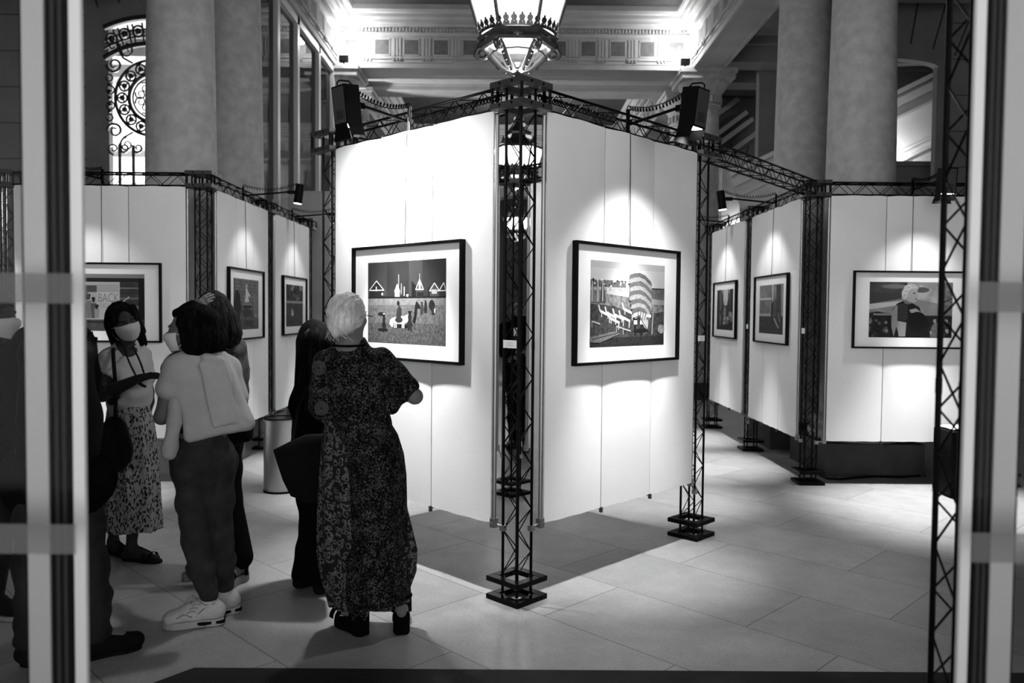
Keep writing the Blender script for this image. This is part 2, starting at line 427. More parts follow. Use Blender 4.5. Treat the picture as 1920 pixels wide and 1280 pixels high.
# wrought-iron grille in the left arch
gl = MB(); cx, cz, gy = -5.54, 4.77, 12.40
def ring(r, w, x=0, z=0, a0=0, a1=360, n=48):
    full = a1 - a0 >= 360
    pts = [(cx + x + r * math.sin(R(a0 + (a1 - a0) * i / n)), gy, cz + z + r * math.cos(R(a0 + (a1 - a0) * i / n))) for i in range(n + (0 if full else 1))]
    gl.tube(pts, w, 8, closed=full)
def scroll(x, z, r, a0, turns, w=.014, sgn=1):
    pts = [(cx + x + r * (1 - .75 * i / 22) * math.sin(R(a0 + sgn * 360 * turns * i / 22)), gy, cz + z + r * (1 - .75 * i / 22) * math.cos(R(a0 + sgn * 360 * turns * i / 22))) for i in range(23)]
    gl.tube(pts, [w * (1 - .4 * i / 22) for i in range(23)], 6)
ring(.57, .022); ring(.36, .026); ring(.30, .012)
for k in range(16):
    a = R(22.5 * k); x, z = .465 * math.sin(a), .465 * math.cos(a)
    ring(.075, .014, x, z, n=16); gl.ball((cx + x, gy, cz + z), .04, 8, 6)
    for q in range(3): gl.tube([(cx + x, gy, cz + z), (cx + x + .07 * math.sin(a + q * 2.1), gy, cz + z + .07 * math.cos(a + q * 2.1))], .012, 5)
for k in range(10): scroll(.19 * math.sin(R(36 * k)), .19 * math.cos(R(36 * k)), .085, 36 * k, 1.3, .012, 1 if k % 2 else -1)
for s in (-1, 1):
    for z, q in ((.50, 1), (-.50, -1)):
        scroll(s * .58, z * 1.0, .12, 90 * s, 1.4, .02, s * q); scroll(s * .40, z * 1.42, .11, 0, 1.3, .016, -s * q); scroll(s * .60, z * 1.55, .09, 180, 1.2, .016, s * q)
        gl.tube([(cx + s * .30, gy, cz + z * 1.05), (cx + s * .44, gy, cz + z * 1.2), (cx + s * .52, gy, cz + z * 1.45), (cx + s * .48, gy, cz + z * 1.62)], .016, 6)
    ring(.06, .012, s * .645, .12, n=16); ring(.06, .012, s * .645, -.12, n=16); ring(.05, .012, s * .66, .30, n=16); ring(.05, .012, s * .66, -.30, n=16)
    for k in range(5): gl.ball((cx + s * .66, gy, cz - .2 + k * .1), .03, 8, 6)
    for x in (.30, .51): gl.tube([(cx + s * x, gy, .05), (cx + s * x, gy, cz - .72)], .024, 8); scroll(s * (x - .07), -.76, .08, 90 * s, 1.2, .018, s)
gl.tube([(cx, gy, .05), (cx, gy, cz - .58)], .024, 8)
for r, w in ((1.70, .045), (1.30, .045), (1.42, .016), (1.52, .016)): ring(r, w, 0, 4.29 - cz, -math.degrees(math.asin(.73 / r)), math.degrees(math.asin(.73 / r)), 20)
for k in range(-9, 10):
    a = R(k * 2.7); x, z = 1.50 * math.sin(a), 4.29 - cz + 1.50 * math.cos(a)
    if k % 3 == 0: ring(.085, .016, x, z, n=16); gl.ball((cx + x, gy, cz + z), .05, 8, 6)
    else: gl.tube([(cx + (1.34 + q) * math.sin(a), gy, 4.29 + (1.34 + q) * math.cos(a)) for q in (0, .28)], .012, 6)
for z in (1.2, 3.42): gl.tube([(cx - .72, gy, z), (cx + .72, gy, z)], .028, 8)
tag(gl.build('iron_grille', mat('wrought_iron', 0.008, 0.5), None, True), 'black wrought iron grille with scrolls filling the bright arch left of the column', 'grille')

# entrance: two sliding glass leaves standing open, with their frames
def leaf(name, s, xs):
    """xs: |x| of the edges at 1.5 m: bright stile, dark gasket, grey stile, glass"""
    b = MB(); y = 1.5
    a0, a1, a2, a3 = xs
    b.bbox(s * a0, s * a1, y - .006, y + .004, 0, 3.0)
    b.cur = 1; b.bbox(s * (a1 + .002), s * a2, y - .004, y + .004, 0, 3.0)
    b.cur = 2
    for q in (.30, .62): xx = a1 + (a2 - a1) * q; b.bbox(s * xx, s * (xx + .007), y - .0055, y - .0041, 0, 3.0)
    b.cur = 3; b.bbox(s * (a2 + .001), s * a3, y - .008, y + .004, 0, 3.0)
    b.cur = 1; b.bbox(s * (a3 + .0005), s * (a3 + .006), y - .004, y + .004, 0, 3.0)
    o = struct(b.build(name, [ALU, ALUD, mat('grey_seal', .022, .6, 0, .1), ALUG], None, bevel=.002))
    p = MB(); p.bbox(s * (a3 + .006), s * (a3 + 1.0), y - .004, y + .004, 0.02, 2.98); p.build('pane', glass('door_glass', 0.0025, 0.93, .02), o)
    return o
leaf('door_1', -1, (.800, .822, .866, .908))
leaf('door_2', 1, (.849, .868, .904, .948))
# fixed front glass with frosted safety bands, overlapping the open leaves
FROST = bpy.data.materials.new('frosted_band'); FROST.use_nodes = True
_n = FROST.node_tree; _n.nodes.clear(); _o = _n.nodes.new('ShaderNodeOutputMaterial'); _x = _n.nodes.new('ShaderNodeMixShader'); _x.inputs[0].default_value = .45
_t = _n.nodes.new('ShaderNodeBsdfTransparent'); _d = _n.nodes.new('ShaderNodeBsdfDiffuse'); _d.inputs[0].default_value = (.16, .16, .16, 1)
_n.links.new(_t.outputs[0], _x.inputs[1]); _n.links.new(_d.outputs[0], _x.inputs[2]); _n.links.new(_x.outputs[0], _o.inputs[0])
for nm, s, a in (('window_2', -1, .753), ("window_3", 1, .800)):
    p = MB(); y = 1.38
    p.bbox(s * a, s * 1.9, y - .004, y + .004, 0.02, 2.98); o = struct(p.build(nm, glass('front_glass', .0015, .99, .02)))
    for zc in (1.583, 1.149):
        q = MB(); q.bbox(s * a, s * 1.9, y - .0052, y - .0045, zc - .026, zc + .026); q.build('frosted_band', FROST, o)
# ================================================================== TRUSS POSTS, BEAMS, PANELS, PICTURES, LIGHTS
TH = 0.772
U = Vector((math.sin(TH), math.cos(TH), 0)); W = Vector((-math.cos(TH), math.sin(TH), 0)); ZV = Vector((0, 0, 1))
PA = Vector((0.037, 4.287, 0)); S = 1.758
PB = PA + U * S; PF = PA + W * S; PJ = PA + U * S + W * S
PC = Vector((2.735, 7.33, 0)); PD = PC + Vector((0, 1.775, 0)); PE = PC + Vector((0, 3.55, 0)); PK = PC + Vector((1.775, 0, 0))
PG = Vector((-2.75, 7.15, 0)); PH = PG + Vector((0, 1.775, 0)); PI_ = PG + Vector((0, 3.55, 0)); PL = PG + Vector((-1.775, 0, 0))
PR = Vector((1.152, 2.0, 0))
HT = 2.757
CH = 0.054                                                  # half distance between chords

def zigzag(b, A, B, off, p, q, per, r, ph=0):
    """zigzag rod between two chords offset p and q from the line A-B"""
    d = (B - A); L = d.length; d.normalize(); n = max(2, int(round(L / per))); st = L / n
    for i in range(n):
        x, y = (p, q) if (i + ph) % 2 == 0 else (q, p)
        b.tube([A + d * (i * st) + x, A + d * ((i + 1) * st) + y], r, 5)

def square_ring(b, o, i, z0, z1):
    b.bbox(-o, o, i, o, z0, z1); b.bbox(-o, o, -o, -i, z0, z1); b.bbox(-o, -i, -i, i, z0, z1); b.bbox(i, o, -i, i, z0, z1)

def make_post(label, loc, rz):
    t = thing('truss_post', label, 'truss post', loc, rz, 'black truss posts')
    for z in (0.0, .098):
        b = MB(); square_ring(b, .118, .068, z, z + .028)
        for sx in (-1, 1):
            for sy in (-1, 1): b.box((sx * .062, sy * .062, z + .014), (.05, .05, .012), x=(.707, .707, 0), y=(-.707, .707, 0))
        b.build('base_plate', BLACK, t, bevel=.003)
    for sx in (-1, 1):
        for sy in (-1, 1):
            b = MB(); b.tube([(sx * CH, sy * CH, .028), (sx * CH, sy * CH, 2.73)], .0078, 8)
            for z in (.128, 1.37): b.tube([(sx * CH, sy * CH, z - .02), (sx * CH, sy * CH, z + .02)], .0088, 8)
            b.build('chord', BLACK, t, True)
    b = MB(); A, B = Vector((0, 0, .14)), Vector((0, 0, 2.6))
    for k, (p, q) in enumerate((((-1, -1), (1, -1)), ((1, -1), (1, 1)), ((1, 1), (-1, 1)), ((-1, 1), (-1, -1)))):
        zigzag(b, A, B, None, Vector((p[0] * CH, p[1] * CH, 0)), Vector((q[0] * CH, q[1] * CH, 0)), .1145, .0032, k % 2 * 0 + (k // 2))
    b.build('lattice', BLACK, t)
    for z in (2.615, 2.727):
        b = MB(); square_ring(b, .118, .07, z, z + .03); b.cur = 1
        for sx in (-1, 1):
            for q in (-.045, .045): b.tube([(sx * .117, q, z + .015), (sx * .1188, q, z + .015)], .007, 10); b.tube([(q, sx * .117, z + .015), (q, sx * .1188, z + .015)], .007, 10)
        b.build('corner_plate', [mat('worn_plate', .04, .4, 0, .3), mat('bolt_hole', .002, .9, 0, 0)], t)
    for sx in (-1, 1):
        for sy in (-1, 1):
            b = MB(); b.tube([(sx * .108, sy * .108, 2.645), (sx * .108, sy * .108, 2.727)], .008, 8); b.build('spacer', BLACK, t, True)
    return t
post0 = make_post('black truss post at the near corner of the display, below the big lantern', PA, -TH)
dup(post0, PB, -TH, 'black lattice truss post right of the picture of piled sunshades')
dup(post0, PF, -TH, 'black truss post left of the beach picture, above the grey haired woman')
dup(post0, PJ, -TH, 'black lattice truss post seen through the gap behind the near corner post')
dup(post0, PC, 0, 'black lattice truss post left of the picture of the fair haired man')
dup(post0, PD, 0, 'black truss post between the two small side pictures on the right')
dup(post0, PE, 0, 'farthest black truss post of the right hand row, beside the rear side panel')
dup(post0, PK, 0, 'black truss post at the far right, hidden behind the right door frame')
dup(post0, PG, 0, 'black lattice truss post above the dark haired women, between front and side panels')
dup(post0, PH, 0, 'black truss post between the two side pictures on the left')
dup(post0, PI_, 0, 'farthest black truss post of the left hand row')
dup(post0, PL, 0, 'black truss post seen through the glass at the far left')
dup(post0, PR, 0, 'tall close black truss post beside the bright right door frame')

BEAM = {}
def beam(P, Q, label, gap=.118):
    d = (Q - P); L = d.length - 2 * gap; d.normalize()
    rz = math.atan2(d.y, d.x); key = round(L, 2)
    o = P + d * gap
    if key in BEAM: return dup(BEAM[key], o, rz, label)
    t = thing('truss_beam', label, 'truss beam', o, rz, 'black truss beams'); BEAM[key] = t
    zs = (2.632, 2.742)
    for sy in (-1, 1):
        for z in zs:
            b = MB(); b.tube([(0, sy * CH, z), (L, sy * CH, z)], .0082, 8); b.build('chord', BLACK, t, True)
    b = MB(); A, B = Vector((0, 0, 2.687)), Vector((L, 0, 2.687)); h = .055
    for k, (p, q) in enumerate((((-1, -1), (-1, 1)), ((-1, 1), (1, 1)), ((1, 1), (1, -1)), ((1, -1), (-1, -1)))):
        zigzag(b, A, B, None, Vector((0, p[0] * CH, p[1] * h)), Vector((0, q[0] * CH, q[1] * h)), .1145, .0032, k // 2)
    b.build('lattice', BLACK, t)
    for x in (.004, L - .004):
        b = MB(); b.box((x, 0, 2.632), (.008, .125, .018)); b.box((x, 0, 2.742), (.008, .125, .018)); b.box((x, -CH, 2.687), (.008, .018, .11)); b.box((x, CH, 2.687), (.008, .018, .11))
        b.build('end_plate', BLACK, t)
    return t
beam(PA, PF, 'black truss beam over the picture of children on the beach')
beam(PA, PB, 'black truss beam over the picture of piled sunshades')
beam(PF, PJ, 'black truss beam on the back left side of the middle display')
beam(PB, PJ, 'black truss beam on the back right side of the middle display')
beam(PB, PC, 'long black truss beam bridging the middle display and the right display')
beam(PC, PD, 'black truss beam over the nearer side picture on the right')
beam(PD, PE, 'black truss beam over the farther side picture on the right')
beam(PC, PK, 'black truss beam over the picture of the fair haired man')
beam(PG, PH, 'black truss beam over the nearer side picture on the left')
beam(PH, PI_, 'black truss beam over the farther side picture on the left')
beam(PG, PL, 'black truss beam over the poster picture behind the masked woman')
beam(PL, PL + Vector((-1.775, 0, 0)), 'black truss beam seen through the glass at the far left')

def panel(O, d, n, label, s0=.13, s1=1.63, z0=.402, z1=2.622, off=.08, poles=(1, 1)):
    O, d, n = Vector(O), Vector(d), Vector(n)
    loc = O + d * ((s0 + s1) / 2) + n * off
    t = rootw('fabric_panel', label, 'display panel', loc, 'white display panels')
    K = 3; w = (s1 - s0) / K
    for k in range(K):
        b = MB(); rings = []
        a0, a1 = s0 + k * w + (.0035 if k else 0), s0 + (k + 1) * w - (.0035 if k < K - 1 else 0)
        NX, NZ = 10, 26; ph = random.uniform(0, 6)
        for side in (0, 1):
            for j in range(NZ + 1):
                row = []
                for i in range(NX + 1):
                    x = i / NX; zz = z0 + (z1 - z0) * j / NZ
                    bow = .003 * math.sin(x * math.pi) * (1 + .5 * math.sin(j * .7 + ph)) - .004 * (abs(x - .5) * 2) ** 8
                    if j == 0: zz += .0018 * math.sin(i * 1.7 + ph)
                    if j == NZ: zz += .002 * math.sin(i * 1.3 + ph) - .004 * (abs(x - .5) * 2) ** 4
                    row.append(O + d * (a0 + (a1 - a0) * x) + n * (off + (bow if side == 0 else -.012)) + ZV * zz)
                rings.append(row)
        fr, bk = rings[:NZ + 1], rings[NZ + 1:]
        b.loft(fr, False); b.loft(bk, False)
        b.loft([[r[0] for r in fr], [r[0] for r in bk]], False); b.loft([[r[-1] for r in fr], [r[-1] for r in bk]], False)
        b.loft([fr[0], bk[0]], False); b.loft([fr[-1], bk[-1]], False)
        b.build('cloth_strip', FABRIC, t, True, angle=60)
    for k in (1, 2):                                        # folded tapes along the two seams
        b = MB(); s = s0 + k * w
        b.box(O + d * s + n * (off - .016) + ZV * ((z0 + z1) / 2), (.02, .006, z1 - z0 + .02), x=d, y=n)
        b.box(O + d * s + n * off + ZV * (z0 - .012), (.012, .02, .03), x=d, y=n)
        b.build('seam_tape', mat('grey_tape', .03, .8), t)
    for q, s in enumerate((s0 - .012, s1 + .012)):
        if not poles[q]: continue
        b = MB(); b.tube([O + d * s + n * (off - .02) + ZV * (z0 - .01), O + d * s + n * (off - .02) + ZV * 2.6], .0125, 10)
        po = b.build('edge_pole', STEEL, t, True)
        b = MB(); c = O + d * s + n * (off - .02) + ZV * (z0 + .0); e = O + d * (CH if q == 0 else 1.76 - CH) + n * CH + ZV * (z0 - .06 * (q + .3))
        b.box(c, (.03, .035, .05), x=d, y=n); b.tube([c, e], .006, 8); b.box(e, (.028, .028, .03), x=d, y=n); b.tube([c - ZV * .0, c + n * .03], .005, 8)
        b.build('clamp', STEEL, po)
    return t

NR = Vector((math.cos(TH), -math.sin(TH), 0)); NL = Vector((-math.sin(TH), -math.cos(TH), 0))
XP, YP = Vector((1, 0, 0)), Vector((0, 1, 0))
panel(PA, W, NL, 'bright white fabric panel behind the picture of children on the beach')
panel(PA, U, NR, 'white fabric panel behind the picture of piled sunshades')
panel(PF, U, W, 'white fabric panel on the back left side of the middle display')
panel(PB, W, U, 'white fabric panel at the back right, glimpsed through the corner gap')
panel(PC, XP, -YP, 'white fabric panel behind the picture of the fair haired man')
panel(PC, YP, -XP, 'white fabric panel behind the nearer side picture on the right')
panel(PD, YP, -XP, 'white fabric panel behind the farther side picture on the right')
panel(PG, -XP, -YP, 'white fabric panel behind the masked woman and the poster picture')
panel(PG, YP, XP, 'white fabric panel behind the nearer side picture on the left')
panel(PH, YP, XP, 'white fabric panel behind the farther side picture on the left')
panel(PL, -XP, -YP, 'white fabric panel seen through the glass at the far left edge')

FRAMEB = mat('black_frame', .003, .5, 0, .08)
GLZ = glass('picture_glazing', 0.025, 0.98, 0.01)
WIRE = mat('hanging_wire', .05, .4, .8)
def tone(v, noise=0.0, sc=20.0):
    """matt print ink of one sRGB tone"""
    return mat('ink_%d_%d' % (v, int(noise * 100)), g(v) * .72, .7, 0, .2, min(.92, noise * 1.5), sc)
def picture(O, d, n, label, art, s=.86, zc=1.60, off=.08, w=1.05, h=.70, pw=.75, ph=.50):
    """framed photograph hung on a wire; art: list of (polygon, tone) drawn in 0..1 coordinates, painted in order"""
    O, d, n = Vector(O), Vector(d), Vector(n); d2 = d
    right = d if d.cross(ZV).dot(n) > 0 else -d             # seen from the front
    c = O + d * s + n * (off + .004) + ZV * zc
    t = rootw('framed_picture', label, 'framed picture', c, 'framed photographs')
    D = .034; bw = .016
    b = MB()
    for sg in (-1, 1):
        b.box(c + right * sg * (w / 2 - bw / 2) + n * D / 2, (bw, D, h), x=right, y=n)
        b.box(c + ZV * sg * (h / 2 - bw / 2) + n * D / 2, (w - 2 * bw, D, bw), x=right, y=n)
    b.build('frame', FRAMEB, t, bevel=.0015)
    b = MB(); b.box(c + n * .008, (w - .02, .006, h - .02), x=right, y=n)
    b.build('mount', MATB, t)
    mats, keys = [], {}
    b = MB(); lay = .0113
    O2 = c - right * pw / 2 - ZV * ph / 2
    for poly, tn in art:
        if tn not in keys: keys[tn] = len(mats); mats.append(tone(*tn) if isinstance(tn, tuple) else tone(tn))
        b.cur = keys[tn]
        poly = [(min(max(x, 0), 1) * pw, min(max(y, 0), 1) * ph) for x, y in poly]
        vs = [O2 + right * x + ZV * y + n * lay for x, y in poly]
        b.add(vs, [tuple(range(len(vs)))]); lay += .00003
    p = b.build('photo_print', mats, t)
    b = MB(); b.box(c + n * .026, (w - .03, .002, h - .03), x=right, y=n); b.build('glazing', GLZ, t)
    b = MB(); b.tube([c + ZV * (h / 2) + n * .012, O + d * s + n * (off + .006) + ZV * 2.64], .0028, 6); b.build('hanging_wire', WIRE, t)
    return t, right

# ---------- the prints (generic compositions of the same tones)
def rect(x0, y0, x1, y1): return [(x0, y0), (x1, y0), (x1, y1), (x0, y1)]
def blob(x, y, rx, ry, n=14, j=0.0, a0=0): return [(x + rx * math.cos(2 * math.pi * i / n + a0) * (1 + random.uniform(-j, j)), y + ry * math.sin(2 * math.pi * i / n + a0) * (1 + random.uniform(-j, j))) for i in range(n)]
def line(x0, y0, x1, y1, w): 
    dx, dy = x1 - x0, (y1 - y0) / 1.5; L = math.hypot(dx, dy) or 1; a, c = -dy / L * w, dx / L * w * 1.5
    return [(x0 - a, y0 - c), (x1 - a, y1 - c), (x1 + a, y1 + c), (x0 + a, y0 + c)]
def art_beach_huts():
    A = [(rect(0, 0, 1, 1), (44, .25, 6)), (rect(0, 0, 1, .555), (105, .35, 55)), (rect(0, .47, 1, .555), (128, .2, 40)), (rect(0, 0, 1, .25), (88, .5, 60)), (rect(0, .55, 1, .575), 22)]
    A += [(rect(0, .575, .26, 1), (56, .2, 5)), (rect(.55, .575, .72, 1), (60, .2, 5))]
    def hut(x, w, h, dark=30, lite=215):
        z = .57
        A.append(([(x - w, z), (x + w, z), (x + w, z + h * .45), (x, z + h), (x - w, z + h * .45)], dark))
        A.append((line(x - w * 1.1, z + h * .4, x, z + h, .0042), lite)); A.append((line(x + w * 1.1, z + h * .4, x, z + h, .0042), lite))
        A.append((rect(x - w, z + h * .38, x + w, z + h * .45), lite))
    hut(.12, .095, .2); A.append((rect(.11, .64, .125, .70), 200)); A.append((rect(.19, .59, .21, .62), 220))
    hut(.40, .032, .15, 200, 235); A.append((rect(.415, .57, .422, .84), 200)); A.append((rect(.45, .60, .458, .73), 190)); A.append((rect(.485, .58, .497, .69), 215)); A.append((rect(.52, .57, .545, .60), 210))
    A.append(([(.585, .57), (.64, .57), (.64, .70), (.585, .76)], 18)); hut(.685, .045, .20, 60, 235); A.append((rect(.675, .65, .70, .74), 225)); A.append((rect(.683, .77, .687, .84), 220)); A.append((rect(.65, .575, .73, .62), 25))
    A.append((rect(.79, .57, .81, .68), 20)); hut(.865, .055, .155, 70, 230); A.append((rect(.835, .60, .895, .65), 180)); hut(.975, .05, .155, 40, 225)
    def kid(x, y, h, t, hat=True):
        A.append(([(x - .11 * h, y), (x - .10 * h, y + .22 * h), (x - .17 * h, y + .3 * h), (x - .08 * h, y + .5 * h), (x - .10 * h, y + .76 * h), (x + .10 * h, y + .76 * h), (x + .08 * h, y + .5 * h), (x + .15 * h, y + .3 * h), (x + .09 * h, y + .22 * h), (x + .10 * h, y), (x + .03 * h, y), (x, y + .2 * h), (x - .04 * h, y)], t))
        A.append((blob(x, y + .86 * h,   .065 * h, .12 * h), max(12, t - 20)))
        if hat: A.append((rect(x - .10 * h, y + .93 * h, x + .10 * h, y + .97 * h), 20))
    A.append((blob(.19, .36, .05, .022), 30)); A.append((blob(.225, .355, .015, .015), 210))
    A.append((blob(.47, .215, .11, .02), 25)); A.append((blob(.21, .165, .07, .018), 25))
    A.append((blob(.45, .29, .105, .05, 16), 205)); A.append(([(.35, .32), (.31, .29), (.30, .24), (.33, .2), (.345, .2), (.36, .27)], 225))   # piebald pony
    A.append(([(.52, .30), (.56, .33), (.545, .36), (.49, .34)], 200))
    for x in (.37, .39, .47, .49): A.append((rect(x - .008, .19, x + .008, .28), 190))
    A.append((blob(.425, .29, .05, .035), 45)); A.append(([(.385, .28), (.40, .42), (.43, .47), (.46, .42), (.45, .28)], 50)); A.append((blob(.415, .495, .018, .026), 25))
    kid(.225, .16, .2, 30); kid(.565, .17, .235, 40); kid(.76, .38, .15, 35, False); kid(.715, .37, .14, 60)
    A.append(([(.60, .28), (.62, .34), (.63, .46), (.65, .52), (.665, .50), (.69, .47), (.70, .43), (.66, .44), (.64, .30), (.625, .25)], 22)); A.append((blob(.835, .47, .035, .06), 28)); kid(.85, .36, .14, 40, False); A.append((rect(.865, .38, .88, .43), 210))
    return A
def art_sunshades():
    A = [(rect(0, 0, 1, 1), 196), (rect(0, .92, 1, 1), 182), (rect(0, 0, 1, .66), (112, .5, 40)), (rect(0, .66, .5, .72), (165, .4, 60)), (rect(0, .70, .45, .78), (95, .7, 90))]
    A.append(([(.5, .70), (1, .71), (1, .55), (.5, .60)], (96, .3, 50))); A.append((rect(.78, .695, 1, .71), 40))
    A.append(([(.55, .6), (1, .56), (1, .50), (.6, .52)], 150)); A.append(([(.2, .66), (.55, .66), (.55, .58), (.2, .62)], 170))
    A.append(([(0, 0), (1, 0), (1, .42), (.6, .36), (.3, .48), (0, .5)], (62, .7, 45))); A.append(([(0, 0), (1, 0), (1, .12), (0, .10)], (40, .7, 60)))
    for k in range(26):
        x, y = random.uniform(0, .5), random.uniform(.70, .79); A.append((rect(x, y, x + .02, y + .02), random.choice((230, 210, 60, 40))))
    for x, h in ((.02, .24), (.09, .25), (.15, .28)): A.append(([(x - .04, .52), (x, .52 + h), (x + .045, .52)], random.choice((70, 150, 120)))); A.append((line(x, .53, x, .52 + h, .004), 210))
    for (x, y) in ((.12, .42), (.20, .40), (.30, .38), (.42, .45), (.38, .36), (.24, .34)):    # loungers
        A.append((line(x, y, x + .13, y - .06, .010), 222)); A.append((line(x, y, x - .02, y + .07, .008), 205)); A.append((line(x + .12, y - .06, x + .12, y - .14, .005), 205)); A.append((line(x + .02, y - .01, x + .02, y - .07, .005), 200))
    for (x, y) in ((.02, .30), (.33, .24), (.42, .21)): A.append((line(x, y, x + .1, y - .03, .006), 170)); A.append((line(x, y, x, y - .07, .004), 170))
    A.append(([(0, .06), (0, .12), (.3, .18), (.38, .15), (.12, .05)], (110, .4, 80))); A.append((line(.02, .09, .35, .16, .004), 60))
    A.append((blob(.66, .19, .1, .02), 22))
    for x in (.585, .67): A.append((rect(x - .011, .13, x + .011, .28), 22)); A.append((rect(x - .022, .26, x + .022, .31), 225))
    top = [(.50, .80), (.52, .83), (.63, .88), (.70, .86), (.80, .79), (.81, .74)]
    for k in range(10):                                     # the pile of folded sunshade covers
        y = .83 - k * .052; sh = max(0, k - 5) * .012; tn = (92, 150)[k % 2] if k < 9 else 175
        A.append(([(.495 + sh, y - .02), (.50 + sh, y + .03), (.56 + sh, y + .05), (.635, y + .06), (.71, y + .035), (.80 - sh, y - .045), (.81 - sh, y - .085), (.80 - sh, y - .12 - k * .006), (.70, y - .02 - k * .012), (.63, y + .0), (.54 + sh, y - .03)], (tn, .25, 90)))
        A.append((line(.50 + sh, y - .025, .635, y + .005, .003), 30)); 
        pts = [(.635, y + .01), (.70, y - .01 - k * .01), (.76, y - .05 - k * .014), (.80 - sh, y - .12 - k * .006)]
        for p, q in zip(pts, pts[1:]): A.append((line(*p, *q, .004), 28))
    for q in range(5): A.append((line(.62 + q * .035, .44 - q * .02, .61 + q * .03, .31, .004), 40))
    A.append((line(.815, .14, .83, .42, .004), 190)); A.append((blob(.95, .2, .05, .06), (150, .5, 90))); A.append((line(.73, .37, .80, .36, .012), 215))
    return A
def art_fair_man():
    A = [(rect(0, 0, 1, 1), (150, .35, 4)), (rect(0, .78, .45, 1), (72, .5, 6)), ([(0, .60), (.45, .72), (.45, .80), (0, .82)], 66), ([(0, .50), (.5, .62), (.5, .68), (0, .6)], 205), ([(.55, .70), (.9, .60), (.9, .9), (.6, .95)], (185, .4, 8)), (blob(.62, .86, .1, .05), 90), (blob(.3, .92, .16, .04), 120)]
    A += [(rect(.88, .30, 1, 1), (120, .4, 30)), ([(.88, .62), (1, .70), (1, .73), (.88, .645)], 60), ([(0, .44), (.1, .47), (.2, .44), (.4, .42), (.9, .40), (.9, .3), (0, .3)], 40), (rect(0, 0, 1, .40), (36, .9, 45)), (rect(.05, .40, .9, .43), 150)]
    for k in range(30):
        x, y = random.uniform(0, .3), random.uniform(.03, .36); A.append((blob(x, y, .02, .03, 8, .3), random.choice((95, 25, 60, 140))))
    for k in range(22):
        x, y = random.uniform(.72, 1), random.uniform(.03, .32); A.append((blob(x, y, .022, .04, 8, .3), random.choice((110, 40, 70, 170, 190))))
    A.append((blob(.80, .14, .05, .13), (120, .5, 60))); A.append((blob(.83, .3, .025, .04), 40))
    A.append(([(.27, .02), (.26, .3), (.28, .52), (.34, .62), (.40, .66), (.46, .65), (.52, .62), (.60, .55), (.62, .48), (.60, .4), (.68, .40), (.73, .28), (.72, .02)], 24))
    A.append(([(.27, .20), (.27, .45), (.31, .57), (.34, .58), (.34, .3), (.39, .27), (.44, .02), (.37, .02), (.33, .2), (.30, .02)], 150)); A.append(([(.35, .30), (.45, .27), (.44, .02), (.36, .02)], 165))
    A.append(([(.34, .60), (.46, .62), (.46, .30), (.34, .32)], (52, .3, 60))); A.append(([(.48, .50), (.56, .53), (.62, .46), (.60, .42), (.5, .45)], 165)); A.append((blob(.58, .28, .12, .19, 18), 14))
    A.append(([(.42, .62), (.42, .70), (.50, .72), (.52, .62), (.47, .60)], 120)); A.append(([(.42, .70), (.41, .82), (.46, .92), (.53, .93), (.575, .86), (.58, .78), (.59, .74), (.575, .73), (.57, .66), (.53, .62), (.47, .65)], 178))
    A.append(([(.39, .70), (.385, .82), (.42, .93), (.49, .98), (.56, .95), (.59, .89), (.56, .86), (.50, .88), (.46, .83), (.455, .74), (.43, .68)], (205, .35, 90))); A.append((line(.52, .80, .55, .80, .006), 50)); A.append((line(.55, .70, .57, .70, .006), 90))
    return A
def art_poster():
    A = [(rect(0, 0, 1, 1), 95), (rect(0, .92, 1, 1), 150), (rect(0, .86, 1, .93), 40), (rect(.70, 0, 1, .86), (70, .4, 14))]
    for k in range(7): A.append((rect(.70, .2 + k * .09, .95, .225 + k * .09), (130, 60)[k % 2]))
    A += [(rect(.93, .1, 1, .9), 26), (rect(0, .2, .71, .86), 205), (rect(0, .68, .44, .80), 95), (rect(.44, .2, .70, .82), 228), (rect(.44, .68, .70, .82), 190), (rect(.75, .36, .92, .44), 190), (rect(.77, .38, .9, .42), 40), (rect(0, 0, 1, .2), (88, .3, 20)), (rect(0, .14, 1, .17), 45), (rect(0, .2, .7, .215), 235), (line(.73, .5, .82, .6, .006), 220)]
    for x, h, t in ((.24, .36, 45), (.29, .40, 60), (.345, .44, 150), (.40, .38, 110), (.44, .24, 180)):
        A.append(([(x - .025, .22), (x - .032, .22 + h * .7), (x + .03, .22 + h * .7), (x + .024, .22)], t)); A.append((blob(x, .22 + h * .84, .018, .04), 60)); A.append((blob(x, .22 + h * .92, .022, .025), 35))
    return A
def art_house():
    A = [(rect(0, 0, 1, 1), (98, .5, 12)), (rect(.05, .55, 1, 1), (120, .35, 20))]
    for k in range(6): A.append((rect(.05, .62 + k * .065, 1, .63 + k * .065), 70))
    for x in (.3, .62, .8): A.append((rect(x, .3, x + .02, 1), 80))
    A += [(blob(.12, .45, .16, .3, 16, .2), (28, .5, 30)), (rect(.80, .25, 1, .7), (150, .5, 25)), (rect(.33, .40, .72, .53), 140), (rect(.35, .42, .70, .48), 35), (blob(.5, .33, .2, .08, 16, .3), (60, .9, 60)), ([(.43, .54), (.47, .74), (.46, .8), (.5, .84), (.54, .8), (.55, .72), (.60, .55)], 225), (blob(.505, .87, .03, .04), 215), (line(.54, .74, .64, .66, .02), 220), (rect(0, 0, 1, .2), (90, .4, 30)), (rect(.42, .05, .78, .18), 62)]
    for x in (.84, .88, .92, .96): A.append((rect(x, .3, x + .015, .7), 40))
    return A
